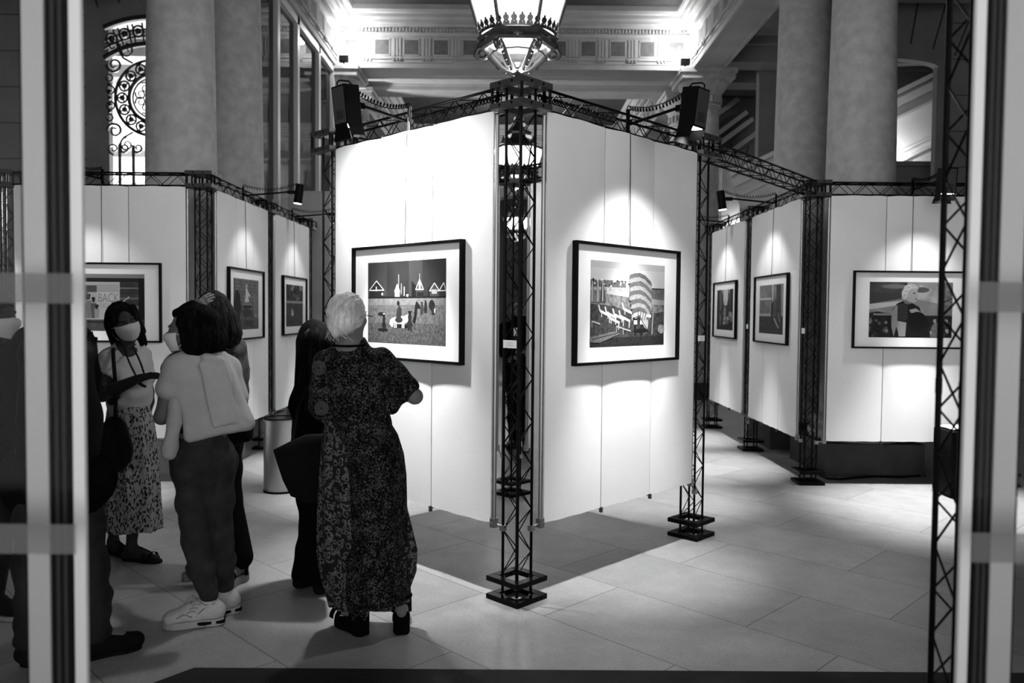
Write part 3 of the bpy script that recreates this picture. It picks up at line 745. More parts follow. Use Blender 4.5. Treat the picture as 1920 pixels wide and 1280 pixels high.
def art_park():
    A = [(rect(0, 0, 1, 1), (62, .6, 8)), (rect(0, .55, 1, .62), 150), (rect(0, .0, 1, .56), (72, .4, 30))]
    for k in range(26): A.append((blob(random.uniform(0, 1), random.uniform(.64, 1), .08, .06, 10, .3), (random.choice((40, 60, 95, 150)), .5, 40)))
    for x in (.1, .3, .48, .7, .88): A.append((rect(x, .58, x + .02, .9), 25))
    A += [(rect(0, .56, 1, .60), 165), ([(.28, .26), (.30, .40), (.34, .44), (.38, .40), (.44, .30), (.40, .25)], 190), (blob(.34, .47, .02, .025), 80), (rect(.30, .18, .315, .27), 120), (rect(.36, .18, .375, .27), 120)]
    return A
def art_runner():
    A = [(rect(0, 0, 1, 1), (95, .3, 8)), (rect(0, .70, 1, 1), (135, .35, 10)), (rect(0, .38, .5, .73), 165), (rect(.03, .42, .47, .69), (120, .3, 10)), (rect(0, .70, .52, .735), 215), (rect(0, .36, .5, .39), 200), (rect(.55, .4, .6, 1), 210), (rect(.72, .35, .9, .98), (70, .4, 10)), (rect(.92, .3, 1, .85), 160), (rect(0, 0, 1, .36), (62, .4, 20))]
    A += [([(.5, .36), (.52, .6), (.58, .68), (.62, .6), (.62, .4)], 50), (line(.56, .40, .50, .2, .014), 45), (line(.64, .32, .82, .13, .014), 195), (line(.80, .42, .88, .24, .01), 170)]
    return A
def art_woods():
    A = [(rect(0, 0, 1, 1), (70, .7, 9)), ([(.3, 1), (.8, 1), (.62, .6), (.45, .62)], 215), (rect(0, 0, 1, .25), (40, .7, 20))]
    for x, w, t in ((.08, .05, 30), (.22, .04, 120), (.38, .03, 40), (.72, .04, 45), (.9, .06, 25)): A.append(([(x - w, .1), (x + w, .1), (x + w * .6, 1), (x - w * .6, 1)], (t, .6, 25)))
    for k in range(14): A.append((blob(random.uniform(.2, 1), random.uniform(.15, .45), .09, .05, 10, .3), (random.choice((60, 120, 170)), .6, 40)))
    A += [([(.46, .3), (.44, .5), (.5, .62), (.57, .5), (.56, .3)], 150), (blob(.51, .68, .05, .05), 190)]
    return A
picture(PA, W, NL, 'black framed photograph of children and ponies on a beach below gabled huts', art_beach_huts())
picture(PA, U, NR, 'black framed photograph of a pile of sunshade covers on a beach', art_sunshades())
picture(PC, XP, -YP, 'framed photograph of a fair haired man under a cloudy sky', art_fair_man())
picture(PC, YP, -XP, 'framed photograph of a running figure, on the nearer side panel to the right', art_runner())
picture(PD, YP, -XP, 'framed photograph of pale trees in a wood, farthest picture on the right', art_woods())
tp, rp = picture(PG, -XP, -YP, 'framed photograph of a shop poster lettered BACK behind the masked woman', art_poster())
picture(PG, YP, XP, 'framed photograph of a white figure before a house, on the nearer left side panel', art_house())
picture(PH, YP, XP, 'framed photograph of a small figure in a park, farthest picture on the left', art_park())

def lettering(txt, size, m, name, parent, M):
    cu = bpy.data.curves.new(name, 'FONT'); cu.body = txt; cu.size = size; cu.align_x = 'CENTER'; cu.align_y = 'CENTER'
    o = bpy.data.objects.new('tmp', cu); COL.objects.link(o)
    dg = bpy.context.evaluated_depsgraph_get(); dg.update()
    me = bpy.data.meshes.new_from_object(o.evaluated_get(dg)); bpy.data.objects.remove(o)
    me.materials.clear(); me.materials.append(m)
    me.transform(M)
    ob = bpy.data.objects.new(name, me); COL.objects.link(ob); ob.parent = parent
    return ob
cp = Vector(tp['_o'])
def letM(px, pz, sx=1.0): return Matrix(((rp.x * sx, 0, 0, rp.x * px), (rp.y * sx, 0, -1, -.0128), (0, 1, 0, pz), (0, 0, 0, 1)))
pp = [c for c in kids(tp) if c.name.startswith('photo_print')][0]
lettering('BACK', .110, tone(160), 'lettering', pp, letM((.575 - .5) * .75, (.575 - .5) * .5, .66))
lettering('OCA', .055, tone(180), 'lettering', pp, letM((.535 - .5) * .75, (.44 - .5) * .5, .8))

# caption cards taped to the posts
def card(c, d, n, label, w=.085, h=.04):
    c, d, n = Vector(c), Vector(d), Vector(n)
    t = rootw('caption_card', label, 'card', c, 'caption cards')
    b = MB(); b.box(c, (w, .002, h), x=d, y=n); b.build('paper', PAPER, t)
    b = MB()
    for z, q in ((.008, .45), (.0, .3), (-.008, .55)): b.box(c + n * .0013 + ZV * z, (w * q, .0004, .0016), x=d, y=n)
    b.build('printed_line', mat('grey_ink', .25, .8), t)
e = CH + .010
def on(P, n, px, py, w=.085, h=.04, label=''):
    n = Vector(n); pt = P + n * e; r = at(px, py, 1.0) - Vector((0, 0, EYE)); r.z
    dirv = at(px, py, 1.0) - Vector((0, 0, EYE)); o = Vector((0, 0, EYE)); tt = (pt - o).dot(n) / dirv.dot(n); q = o + dirv * tt
    card(q, n.cross(ZV), n, label, w, h)
on(PA, NL, 956, 645, .098, .042, 'white caption card taped to the near corner truss post')
on(PB, NR, 1315, 634, .085, .038, 'white caption card on the truss post right of the sunshade picture')
on(PC, -XP, 1506, 620, .08, .05, 'small white caption card on the post left of the fair haired man picture')
on(PD, -XP, 1401, 612, .06, .05, 'small white caption card between the two side pictures on the right')
on(PH, XP, 517, 606, .08, .05, 'small white caption card between the two side pictures on the left')

# ---------- picture lights on arms
LENS = mat('lit_lamp_lens', .9, .5, emit=14.0)
def coil(p, q, sag, r=.013, turns=22, n=10):
    p, q = Vector(p), Vector(q); d = (q - p); N = turns * n; pts = []
    u = d.normalized(); a = u.cross(ZV).normalized(); c = a.cross(u)
    for i in range(N + 1):
        t = i / N; base = p + d * t - ZV * (sag * 4 * t * (1 - t)); an = 2 * math.pi * turns * (t + .03 * math.sin(6 * t))
        pts.append(base + a * r * math.cos(an) + c * r * math.sin(an))
    return pts
def spot(loc, aim, energy, angle, blend, name, parent_loc=None, size=.04):
    l = bpy.data.lights.new(name, 'SPOT'); l.energy = energy; l.spot_size = R(angle); l.spot_blend = blend; l.shadow_soft_size = size
    o = bpy.data.objects.new(name, l); COL.objects.link(o); o.location = loc
    o.rotation_euler = (Vector(aim) - Vector(loc)).to_track_quat('-Z', 'Y').to_euler(); return o
def picture_light(O, d, n, label, kind='flood', t=.49, s=.86, energy=60, angle=100, blend=.5, aim_z=1.5, aim_out=.08, z=2.70, sideways=0.0, low=170, flap=-1, low_out=.12, low_angle=46):
    O, d, n = Vector(O), Vector(d), Vector(n)
    base = O + d * s + n * (CH + .012) + ZV * 2.69
    T = rootw('picture_light', label, 'picture light', base, 'picture lights on arms')
    head = O + d * (s + sideways) + n * t + ZV * z
    b = MB(); b.box(base, (.022, .016, .16), x=d, y=n); b.box(base + ZV * .0 + n * .012, (.03, .02, .03), x=d, y=n); b.build('clamp', STEEL if O == PA and d == W else BLACK, T, bevel=.002)
    b = MB(); arm0 = base + n * .02 - ZV * .01; jn = head - n * .10 + ZV * .02
    b.tube([arm0, jn], .009, 10); b.box((jn + head) / 2 + ZV * .005, (.035, (jn - head).length + .02, .035), x=d, y=n); b.build('arm', BLACK, T, True)
    if kind == 'flood':
        tilt = R(7); dz = (ZV * math.cos(tilt) + n * -math.sin(tilt) * -1).normalized(); dn = (n * math.cos(tilt) - ZV * math.sin(tilt)).normalized()
        b = MB(); b.box(head, (.125, .10, .215), x=d, y=dn, z=dz); lo = head - dz * .1075
        for k in range(8):
            for sg in (-1, 1): b.box(head + d * sg * .0635 + dz * (.08 - k * .011), (.002, .06, .004), x=d, y=dn, z=dz)
        hs = b.build('lamp_housing', BLACKP, T, bevel=.004)
        b = MB(); b.box(head + dn * .0515, (.105, .003, .195), x=d, y=dn, z=dz); b.cur = 1
        for k in range(6): b.box(head + dn * .0535 - dz * (.03 + k * .009), (.07, .0015, .003), x=d, y=dn, z=dz)
        b.build('face_plate', [mat('face_reflection_grey', .04, .5), BLACKP], T)  # outer face in paler grey, standing in for light reflected off it
        b = MB()
        b.prism([(-.055, 0), (.055, 0), (.085, -.085), (-.085, -.085)], lo + dn * .05 * flap, d, dz, dn, -.002)
        for sg in (-1, 1): b.prism([(-.05, 0), (.05, 0), (.03, -.06), (-.06, -.06)], lo + d * sg * .064, dn, dz, d, .002)
        b.build('barn_door', BLACKP, T)
        b = MB(); b.box(lo - dz * .002, (.10, .075, .004), x=d, y=dn, z=dz); b.build('lens', LENS, T)
        top = head + dz * .1075
        h = MB(); h.tube([top + dn * .05, top + dn * .05 + dz * .018, top + dn * .03 + dz * .03, top - dn * .03 + dz * .03, top - dn * .05 + dz * .01], .0045, 8); h.build('handle', BLACKP, hs)
        lp = lo - dz * (.02 if flap < 0 else .05)
    else:
        ax = (n * .22 - ZV).normalized() if False else (-ZV - n * .15).normalized()
        b = MB(); p0, p1 = head - ax * .09, head + ax * .09
        b.tube([p0, p1], .042, 20); b.tube([p1, p1 + ax * .004], .045, 20); b.tube([p0 - ax * .008, p0], .036, 20); hs = b.build('lamp_housing', BLACKP, T, True)
        b = MB(); b.tube([p1 + ax * .0041, p1 + ax * .007], .038, 20); b.build('lens', LENS, T)
        top = p0; lp = p1 + ax * .03
    b = MB(); b.tube(coil(top - n * .03 + ZV * .01, base + ZV * .09 + n * .0, .05), .0032, 5)
    b.build('cable', BLACKP, T, True)
    aim = O + d * s + n * aim_out + ZV * aim_z
    spot(lp, aim, energy, angle, blend, 'picture_spot')
    if low: spot(lp, O + d * s + n * low_out + ZV * (.6 if low_out < .2 else .05), low, low_angle, .9, 'picture_spot')
    return T
picture_light(PA, W, NL, 'flood lamp on an arm over the picture of children on the beach', energy=46, angle=178, blend=.35, aim_z=1.9, low=240, low_angle=56, sideways=.03, flap=1)
picture_light(PA, U, NR, 'flood lamp on an arm over the picture of piled sunshades', energy=60, angle=98, blend=.8, aim_z=1.0, t=.52, low=240)
picture_light(PC, XP, -YP, 'flood lamp on an arm over the picture of the fair haired man', energy=28, angle=88, blend=.9, low=620, low_out=.9, low_angle=60, aim_z=1.1, t=.45, sideways=.1)
picture_light(PC, YP, -XP, 'barrel spotlight on an arm over the nearer right side picture', 'barrel', low=420, low_out=.75, energy=14, angle=95, blend=.6, t=.62)
picture_light(PD, YP, -XP, 'barrel spotlight on an arm over the farther right side picture', 'barrel', low=420, low_out=.75, energy=14, angle=95, blend=.6, t=.62)
picture_light(PG, -XP, -YP, 'flood lamp on an arm over the poster picture, mostly behind the door frame', energy=17, angle=88, blend=.9, low=300, low_out=.6, aim_z=1.2, sideways=.2)
picture_light(PG, YP, XP, 'barrel spotlight with a bright lens over the nearer left side picture', 'barrel', low=300, low_out=.75, energy=10, angle=90, blend=.6, t=.62)
picture_light(PH, YP, XP, 'barrel spotlight over the farther left side picture', 'barrel', low=300, low_out=.75, energy=10, angle=90, blend=.6, t=.62)
picture_light(PB, W, U, 'unseen flood lamp added on the back right side of the middle display to light the passage', energy=30, low=300, low_out=.8)  # out of view, added to brighten the floor right of the display
picture_light(PF, U, W, 'unseen flood lamp added on the back left side of the middle display to light the passage', energy=30, low=300, low_out=.8)  # its unseen twin, added for the floor on the left
picture_light(PL, -XP, -YP, 'flood lamp seen through the glass at the far left', energy=30, angle=84, blend=.4, aim_z=1.2, s=.35, t=.45)

# a cable running loosely along the front beams
for (P, d, n, s0, s1, lab) in ((PA, W, NL, .14, .80, 'black coiled cable lying along the beam over the beach picture'), (PA, U, NR, .14, .80, 'black coiled cable lying along the beam over the sunshade picture')):
    b = MB(); b.tube(coil(P + d * s0 + ZV * 2.715, P + d * s1 + n * .02 + ZV * 2.70, .0, .016, 26), .0034, 5); o = b.build('coiled_cable', BLACKP, None, True, origin=P + d * s0 + ZV * 2.7); tag(o, lab, 'cable')

# ---------- lanterns
def make_lantern(label, loc):
    t = thing('lantern', label, 'lantern', loc, 0, 'hanging lanterns')
    N = 6; ro = 0.0
    b = MB(); b.lathe([(.004, -.330), (.018, -.322), (.022, -.31), (.014, -.298), (.03, -.290), (.048, -.278), (.043, -.262), (.02, -.252)], 24); b.build('finial', GILT, t, True)
    for k in range(N):                                      # arms with a volute at the top, sweeping in to the finial
        a = 2 * math.pi * k / N; c, s = math.cos(a), math.sin(a); pts = []; rad = []
        for i in range(30):                                 # volute wound outwards from its eye
            q = i / 29; an = -2.2 + q * 9.2; rr = .012 + .036 * q
            pts.append(((.240 + rr * math.cos(an)), -.122 + rr * math.sin(an))); rad.append(.010 + .008 * q)
        e = pts[-1]; p0 = Vector((e[0], e[1])); d0 = Vector((pts[-1][0] - pts[-2][0], pts[-1][1] - pts[-2][1])).normalized()
        p3 = Vector((.045, -.272)); p1 = p0 + d0 * .09; p2 = Vector((.13, -.278))
        for i in range(1, 17):
            q = i / 16; w = p0 * (1 - q) ** 3 + p1 * 3 * q * (1 - q) ** 2 + p2 * 3 * q * q * (1 - q) + p3 * q ** 3
            pts.append((w.x, w.y)); rad.append(.018 + .004 * math.sin(math.pi * q))
        P = [(r * c, r * s, z) for r, z in pts]
        b = MB(); b.tube(P, rad, 8)
        for i in range(33, 45, 2): b.ball((P[i][0] * 1.06, P[i][1] * 1.06, P[i][2] - .013), .011, 8, 6)
        for sg in (-1, 1):                                  # flat cheeks of the volute
            b.tube([(.240 * c - s * sg * .006, .240 * s + c * sg * .006, -.122), (.240 * c - s * sg * .016, .240 * s + c * sg * .016, -.122)], .016, 10)
        b.build('scroll_arm', GILT, t, True)
    b = MB(); b.lathe([(.04, -.258), (.10, -.225), (.155, -.175), (.185, -.135), (.205, -.075)], 12, cap=False); b.lathe([(.202, -.075), (.182, -.134), (.152, -.173), (.10, -.221), (.04, -.254)], 12, cap=False)
    b.build('glass_bowl', glass('lantern_bowl', .10, .62, .05), t, False)
    b = MB(); b.lathe([(.188, -.140), (.192, -.136), (.192, -.128), (.187, -.125)], 12, cap=False); b.build('bowl_ring', GILT, t)
    b = MB(); b.lathe([(.235, -.080), (.268, -.078), (.282, -.055), (.276, -.03), (.262, -.012), (.270, .0), (.282, .012), (.262, .03), (.235, .03), (.235, -.080)], N, rot=ro, cap=False)
    for k in range(N):
        a = 2 * math.pi * (k + .5) / N; c, s = math.cos(a), math.sin(a)
        for q, w in ((-.02, .014), (0, .02), (.02, .014)): b.ball((.238 * c - q * s, .238 * s + q * c, -.038), w, 8, 6)
    b.build('band', GILT, t)
    b = MB()
    for k in range(32):
        a = 2 * math.pi * k / 32 + .1; rr = .258; c, s = math.cos(a), math.sin(a)
        b.prism([(-.026, -.01), (.026, -.01), (.022, .012), (.014, .02), (.022, .034), (.016, .05), (.009, .05), (.006, .066), (-.006, .066), (-.009, .05), (-.016, .05), (-.022, .034), (-.014, .02), (-.022, .012)], (rr * c, rr * s, .026), (-s, c, 0), (c * .25, s * .25, 1), (c, s, 0), .008)
    b.build('cresting', GILT, t)
    b = MB()
    for k in range(32):
        a = 2 * math.pi * k / 32 + .1; b.ball((.272 * math.cos(a), .272 * math.sin(a), .034), .008, 8, 6)
    b.build('bead', mat('polished_bead', .8, .15, .9), t, True)
    z0, z1, r0, r1 = .03, .31, .252, .335
    for k in range(N):
        a0, a1 = ro + 2 * math.pi * k / N, ro + 2 * math.pi * (k + 1) / N
        P = [Vector((r * math.cos(a), r * math.sin(a), z)) for r, a, z in ((r0, a0, z0), (r0, a1, z0), (r1, a1, z1), (r1, a0, z1))]
        b = MB(); nn = (P[1] - P[0]).cross(P[3] - P[0]).normalized(); b.add(P + [p - nn * .005 for p in P], [(0, 1, 2, 3), (7, 6, 5, 4), (0, 4, 5, 1), (1, 5, 6, 2), (2, 6, 7, 3), (3, 7, 4, 0)])
        b.build('glass_panel', OPAL, t)
        b = MB(); b.tube([(r0 * 1.01 * math.cos(a0), r0 * 1.01 * math.sin(a0), z0), (r1 * 1.01 * math.cos(a0), r1 * 1.01 * math.sin(a0), z1)], .013, 8); b.build('glazing_bar', GILT, t, True)
    b = MB(); b.add([(.232 * math.cos(ro + k * math.pi / 3), .232 * math.sin(ro + k * math.pi / 3), -.03) for k in range(6)], [tuple(range(6))]); b.build('light_diffuser', OPAL, t)
    b = MB(); b.lathe([(.31, .30), (.355, .305), (.37, .325), (.36, .345), (.33, .355), (.30, .36), (.26, .40), (.20, .44), (.17, .50), (.17, .53), (.19, .54), (.15, .56), (.12, .60), (.09, .66), (.10, .68), (.07, .70), (.05, .76), (.02, .80)], N, rot=ro); b.build('hood', GILT, t)
    b = MB()
    for k in range(6):
        a = ro + 2 * math.pi * k / 6; c, s = math.cos(a), math.sin(a)
        b.prism([(-.05, 0), (.05, 0), (.02, .05), (0, .09), (-.02, .05)], (.365 * c, .365 * s, .335), (-s, c, 0), (c * .3, s * .3, 1), (c, s, 0), .01)
    b.build('hood_ornament', GILT, t)
    b = MB(); b.tube([(0, 0, .78), (0, 0, 7.10 - loc[2])], .012, 8)
    for k in range(20): b.ball((0, 0, .85 + k * .13), .022, 8, 6)
    b.build('chain', GILT, t)
    for ch in t.children:                                   # flatter below the band
        for v in ch.data.vertices:
            if v.co.z < 0: v.co.z *= .80
    return t
OPAL = mat('opal_glass', .8, .4, emit=3.2)
LN = [(.02, 5.55, 3.405), (.06, 10.8, 3.405), (.11, 18.7, 3.405)]
l0 = make_lantern('large ornate lantern hanging above the near corner of the display', LN[0])
dup(l0, LN[1], 0, 'second ornate lantern glimpsed behind the near corner post')
dup(l0, LN[2], 0, 'farthest small lantern glimpsed low behind the near corner post')
for x, y, z in LN:
    l = bpy.data.lights.new('lantern_bulb', 'POINT'); l.energy = 60; l.shadow_soft_size = .2
    o = bpy.data.objects.new('lantern_bulb', l); COL.objects.link(o); o.location = (x, y, z - .2)
    l = bpy.data.lights.new('lantern_bulb', 'POINT'); l.energy = 160; l.shadow_soft_size = .25
    o = bpy.data.objects.new('lantern_bulb', l); COL.objects.link(o); o.location = (x, y - .0, z + .16)

# ---------- small floodlights on the corner capitals
def cornice_flood(x, y, z, aim, label, energy=160):
    T = thing('cornice_floodlight', label, 'floodlight', (x, y, z), 0, 'floodlights on the cornice')
    b = MB(); b.box((0, 0, 0), (.16, .10, .12)); b.box((0, .0, -.09), (.03, .03, .1)); b.build('lamp_housing', BLACKP, T, bevel=.006)
    dx = -1 if x > 0 else 1
    b = MB(); b.box((0, .056, .02), (.13, .01, .08)); b.box((dx * .0, 0, .066), (.12, .08, .01)); b.build('lens', mat('flood_lens', .9, .5, emit=40), T)
    l = bpy.data.lights.new('cornice_lamp', 'POINT'); l.energy = energy; l.shadow_soft_size = .06
    o = bpy.data.objects.new('cornice_lamp', l); COL.objects.link(o); o.location = (x + .22 * dx, y - .25, z + .22)
cornice_flood(X0 + .14, 14.3, 5.98, None, 'small bright floodlight on the left corner of the cornice', 30)
cornice_flood(X1 - .14, 14.3, 5.98, None, 'small bright floodlight on the right corner of the cornice', 24)
def lamp(kind, loc, e, size=.2, aim=None, ang=120, name='room_lamp'):
    l = bpy.data.lights.new(name, kind); l.energy = e
    if kind == 'AREA': l.size = size
    else: l.shadow_soft_size = size
    if kind == 'SPOT': l.spot_size = R(ang); l.spot_blend = .6
    o = bpy.data.objects.new(name, l); COL.objects.link(o); o.location = loc
    if aim: o.rotation_euler = (Vector(aim) - Vector(loc)).to_track_quat('-Z', 'Y').to_euler()
lamp('POINT', (-6.2, 15.0, 3.2), 1100, .3)                   # lit room behind the iron grille
lamp('POINT', (6.75, 14.45, 4.4), 20, .1)                   # lamp at the foot of the stair vault
lamp('POINT', (.1, 20.0, 6.0), 150, .3)                     # rear bay
lamp('POINT', (4.9, 17.4, 3.4), 14, .1)                     # right aisle, behind the far column
# ================================================================== PEOPLE: smooth bodies and clothes from blended tapered limbs
def V(*a): return np.array(a, float)
def c_(a, b, ra, rb=None, k=None, flat=None): return ('c', np.array(a, float), np.array(b, float), ra, ra if rb is None else rb, k, flat)
def e_(c, r, ax=None, k=None): return ('e', np.array(c, float), np.array(r, float), None if ax is None else np.array(ax, float), k)
def t_(a, b, c, r, k=None): return ('t', np.array(a, float), np.array(b, float), np.array(c, float), r, k)
def q_(a, b, c, d, r, k=None): return [t_(a, b, c, r, k), t_(a, c, d, r, k)]
def cut_(p): return ('cut', p)
def _flat(prs):
    o = []
    for p in prs:
        if isinstance(p, list): o += _flat(p)
        else: o.append(p)
    return o
def infl(prs, d):
    """the same shapes grown by d"""
    o = []
    for p in _flat(prs):
        if p[0] == 'c': o.append(p[:3] + (p[3] + d, p[4] + d) + p[5:])
        elif p[0] == 'e': o.append(p[:2] + (p[2] + d,) + p[3:])
        elif p[0] == 't': o.append(p[:4] + (p[4] + d,) + p[5:])
    return o
def _bb(p):
    if p[0] == 'c': m = max(p[3], p[4]); return np.minimum(p[1], p[2]) - m, np.maximum(p[1], p[2]) + m
    if p[0] == 'e': m = p[2].max(); return p[1] - m, p[1] + m
    if p[0] == 't': return np.minimum(np.minimum(p[1], p[2]), p[3]) - p[4], np.maximum(np.maximum(p[1], p[2]), p[3]) + p[4]
    if p[0] == 'cut': return _bb(p[1])
def _dist(p, X):
    if p[0] == 'c':
        _, a, b, ra, rb, k, flat = p
        if flat is not None:                                # flattened along a direction
            dirv, f = np.array(flat[0], float), flat[1]; dirv = dirv / np.linalg.norm(dirv)
            mid = (a + b) / 2
            tr = lambda Q: Q + ((Q - mid) @ dirv)[..., None] * dirv * (f - 1)
            X, a, b = tr(X), tr(a), tr(b)
        ba = b - a; L = max(ba @ ba, 1e-9); pa = X - a
        h = np.clip((pa @ ba) / L, 0, 1)
        d = np.sqrt(((pa - h[..., None] * ba) ** 2).sum(-1)) - (ra + (rb - ra) * h)
        return d / (flat[1] ** .5) if flat is not None else d
    if p[0] == 'e':
        Q = X - p[1]
        if p[3] is not None: Q = Q @ p[3].T
        k0 = np.sqrt(((Q / p[2]) ** 2).sum(-1)) + 1e-9; k1 = np.sqrt(((Q / p[2] ** 2) ** 2).sum(-1)) + 1e-9
        return k0 * (k0 - 1) / k1
    if p[0] == 't':
        a, b, c, r = p[1:5]
        ba, cb, ac = b - a, c - b, a - c; pa, pb, pc = X - a, X - b, X - c; nor = np.cross(ba, ac)
        s = np.sign(pa @ np.cross(ba, nor)) + np.sign(pb @ np.cross(cb, nor)) + np.sign(pc @ np.cross(ac, nor))
        def ed(e, q): h = np.clip((q @ e) / max(e @ e, 1e-9), 0, 1); return ((q - h[..., None] * e) ** 2).sum(-1)
        dd = np.minimum(np.minimum(ed(ba, pa), ed(cb, pb)), ed(ac, pc)); pl = (pa @ nor) ** 2 / max(nor @ nor, 1e-12)
        return np.sqrt(np.where(s < 2.0, dd, pl)) - r
def field(prims, vox, k=.02, disp=None, pad=.03):
    prims = _flat(prims); pos = [p for p in prims if p[0] != 'cut']
    lo = np.min([_bb(p)[0] for p in pos], 0) - pad; hi = np.max([_bb(p)[1] for p in pos], 0) + pad
    n = np.ceil((hi - lo) / vox).astype(int) + 1
    D = np.full(n, .2, np.float64)
    for p in prims:
        cut = p[0] == 'cut'; q = p[1] if cut else p
        kk = (q[5] if q[0] == 'c' else q[4] if q[0] == 'e' else q[5]) ; kk = k if kk is None else kk
        b0, b1 = _bb(q); mg = kk + 3 * vox + .012
        i0 = np.maximum(((b0 - mg - lo) / vox).astype(int), 0); i1 = np.minimum(np.ceil((b1 + mg - lo) / vox).astype(int) + 1, n)
        if (i1 <= i0).any(): continue
        ax = [lo[j] + vox * np.arange(i0[j], i1[j]) for j in range(3)]
        X = np.stack(np.meshgrid(*ax, indexing='ij'), -1)
        d = _dist(q, X); sl = tuple(slice(i0[j], i1[j]) for j in range(3)); a = D[sl]
        if cut:
            d = -d; h = np.clip(.5 - .5 * (a - d) / kk, 0, 1); D[sl] = a * (1 - h) + d * h + kk * h * (1 - h)
        else:
            h = np.clip(.5 + .5 * (a - d) / kk, 0, 1); D[sl] = a * (1 - h) + d * h - kk * h * (1 - h)
    if disp is not None:
        ax = [lo[j] + vox * np.arange(n[j]) for j in range(3)]
        m = np.abs(D) < .05
        X = np.stack(np.meshgrid(*ax, indexing='ij'), -1)[m]; D[m] += disp(X)
    return D, lo
def nets(D, lo, vox):
    n = np.array(D.shape); I = D < 0
    s = [slice(0, -1), slice(1, None)]
    cnt = sum(I[s[i], s[j], s[k]].astype(np.int8) for i in (0, 1) for j in (0, 1) for k in (0, 1))
    act = (cnt > 0) & (cnt < 8); idx = np.argwhere(act)
    ids = np.full(act.shape, -1, np.int64); ids[act] = np.arange(len(idx))
    C = np.array([(i, j, k) for i in (0, 1) for j in (0, 1) for k in (0, 1)])
    val = np.stack([D[idx[:, 0] + o[0], idx[:, 1] + o[1], idx[:, 2] + o[2]] for o in C], 1)
    P = np.zeros((len(idx), 3)); N = np.zeros(len(idx))
    for a in range(8):
        for b in range(a + 1, 8):
            if np.abs(C[a] - C[b]).sum() != 1: continue
            va, vb = val[:, a], val[:, b]; m = (va < 0) != (vb < 0)
            t = va[m] / (va[m] - vb[m]); P[m] += C[a] + t[:, None] * (C[b] - C[a]); N[m] += 1
    P = (idx + P / N[:, None]) * vox + lo
    F = []
    for axn in range(3):
        o1, o2 = [(1, 2), (2, 0), (0, 1)][axn]
        A = np.take(I, range(n[axn] - 1), axn); B = np.take(I, range(1, n[axn]), axn)
        e = np.argwhere(A != B); e = e[(e[:, o1] > 0) & (e[:, o2] > 0) & (e[:, o1] < n[o1] - 1) & (e[:, o2] < n[o2] - 1)]
        if not len(e): continue
        u = np.zeros(3, int); u[o1] = 1; w = np.zeros(3, int); w[o2] = 1
        g_ = lambda q: ids[q[:, 0], q[:, 1], q[:, 2]]
        qd = np.stack([g_(e - u - w), g_(e - w), g_(e), g_(e - u)], 1)
        fl = ~A[e[:, 0], e[:, 1], e[:, 2]]; qd[fl] = qd[fl][:, ::-1]
        F.append(qd)
    F = np.concatenate(F); F = F[(F >= 0).all(1)]
    return P, F
def solid(name, groups, m, parent, k=.02, vox=.008, disp=None, smooth_it=1):
    """one mesh from one or several (prims, vox) groups that run into each other"""
    if not isinstance(groups, tuple): groups = ((groups, vox),)
    VV, FF = [], []; o = 0
    for prims, vx in groups:
        D, lo = field(prims, vx, min(k, max(.006, k)) if vx >= .006 else .006, disp if vx >= .006 else None); P, F = nets(D, lo, vx)
        for _ in range(smooth_it):                          # light relaxation
            acc = np.zeros_like(P); ct = np.zeros(len(P))
            for a, b in ((0, 1), (1, 2), (2, 3), (3, 0)):
                np.add.at(acc, F[:, a], P[F[:, b]]); np.add.at(acc, F[:, b], P[F[:, a]]); np.add.at(ct, F[:, a], 1); np.add.at(ct, F[:, b], 1)
            P = P * .5 + .5 * acc / np.maximum(ct, 1)[:, None]
        VV.append(P); FF.append(F + o); o += len(P)
    P = np.concatenate(VV); F = np.concatenate(FF)
    up = parent
    while up is not None and up.get('_o') is None: up = up.parent
    org = np.array(up['_o']) if up is not None else np.zeros(3)
    me = bpy.data.meshes.new(name); me.vertices.add(len(P)); me.vertices.foreach_set('co', (P - org).ravel())
    me.loops.add(4 * len(F)); me.loops.foreach_set('vertex_index', F.ravel())
    me.polygons.add(len(F)); me.polygons.foreach_set('loop_start', np.arange(0, 4 * len(F), 4)); me.polygons.foreach_set('loop_total', np.full(len(F), 4))
    me.polygons.foreach_set('use_smooth', np.ones(len(F), bool)); me.update(calc_edges=True); me.validate()
    me.materials.append(m)
    ob = bpy.data.objects.new(name, me); COL.objects.link(ob)
    if parent is not None: ob.parent = parent
    return ob
def lerp(a, b, t): return np.array(a, float) * (1 - t) + np.array(b, float) * t
def nrm(v): v = np.array(v, float); return v / np.linalg.norm(v)
def basis(f, u=(0, 0, 1)):
    f = nrm(f); u = np.array(u, float); r = nrm(np.cross(f, u)); u = np.cross(r, f); return r, f, u
def folds(freq, amp, seed=0, vert=.35):
    rng = np.random.RandomState(seed); ks = rng.normal(size=(5, 3)) * freq; ks[:, 2] *= vert; ph = rng.uniform(0, 6, 5)
    return lambda X: amp * np.sin(X @ ks.T + ph).sum(-1) / 2.2
SHP = None
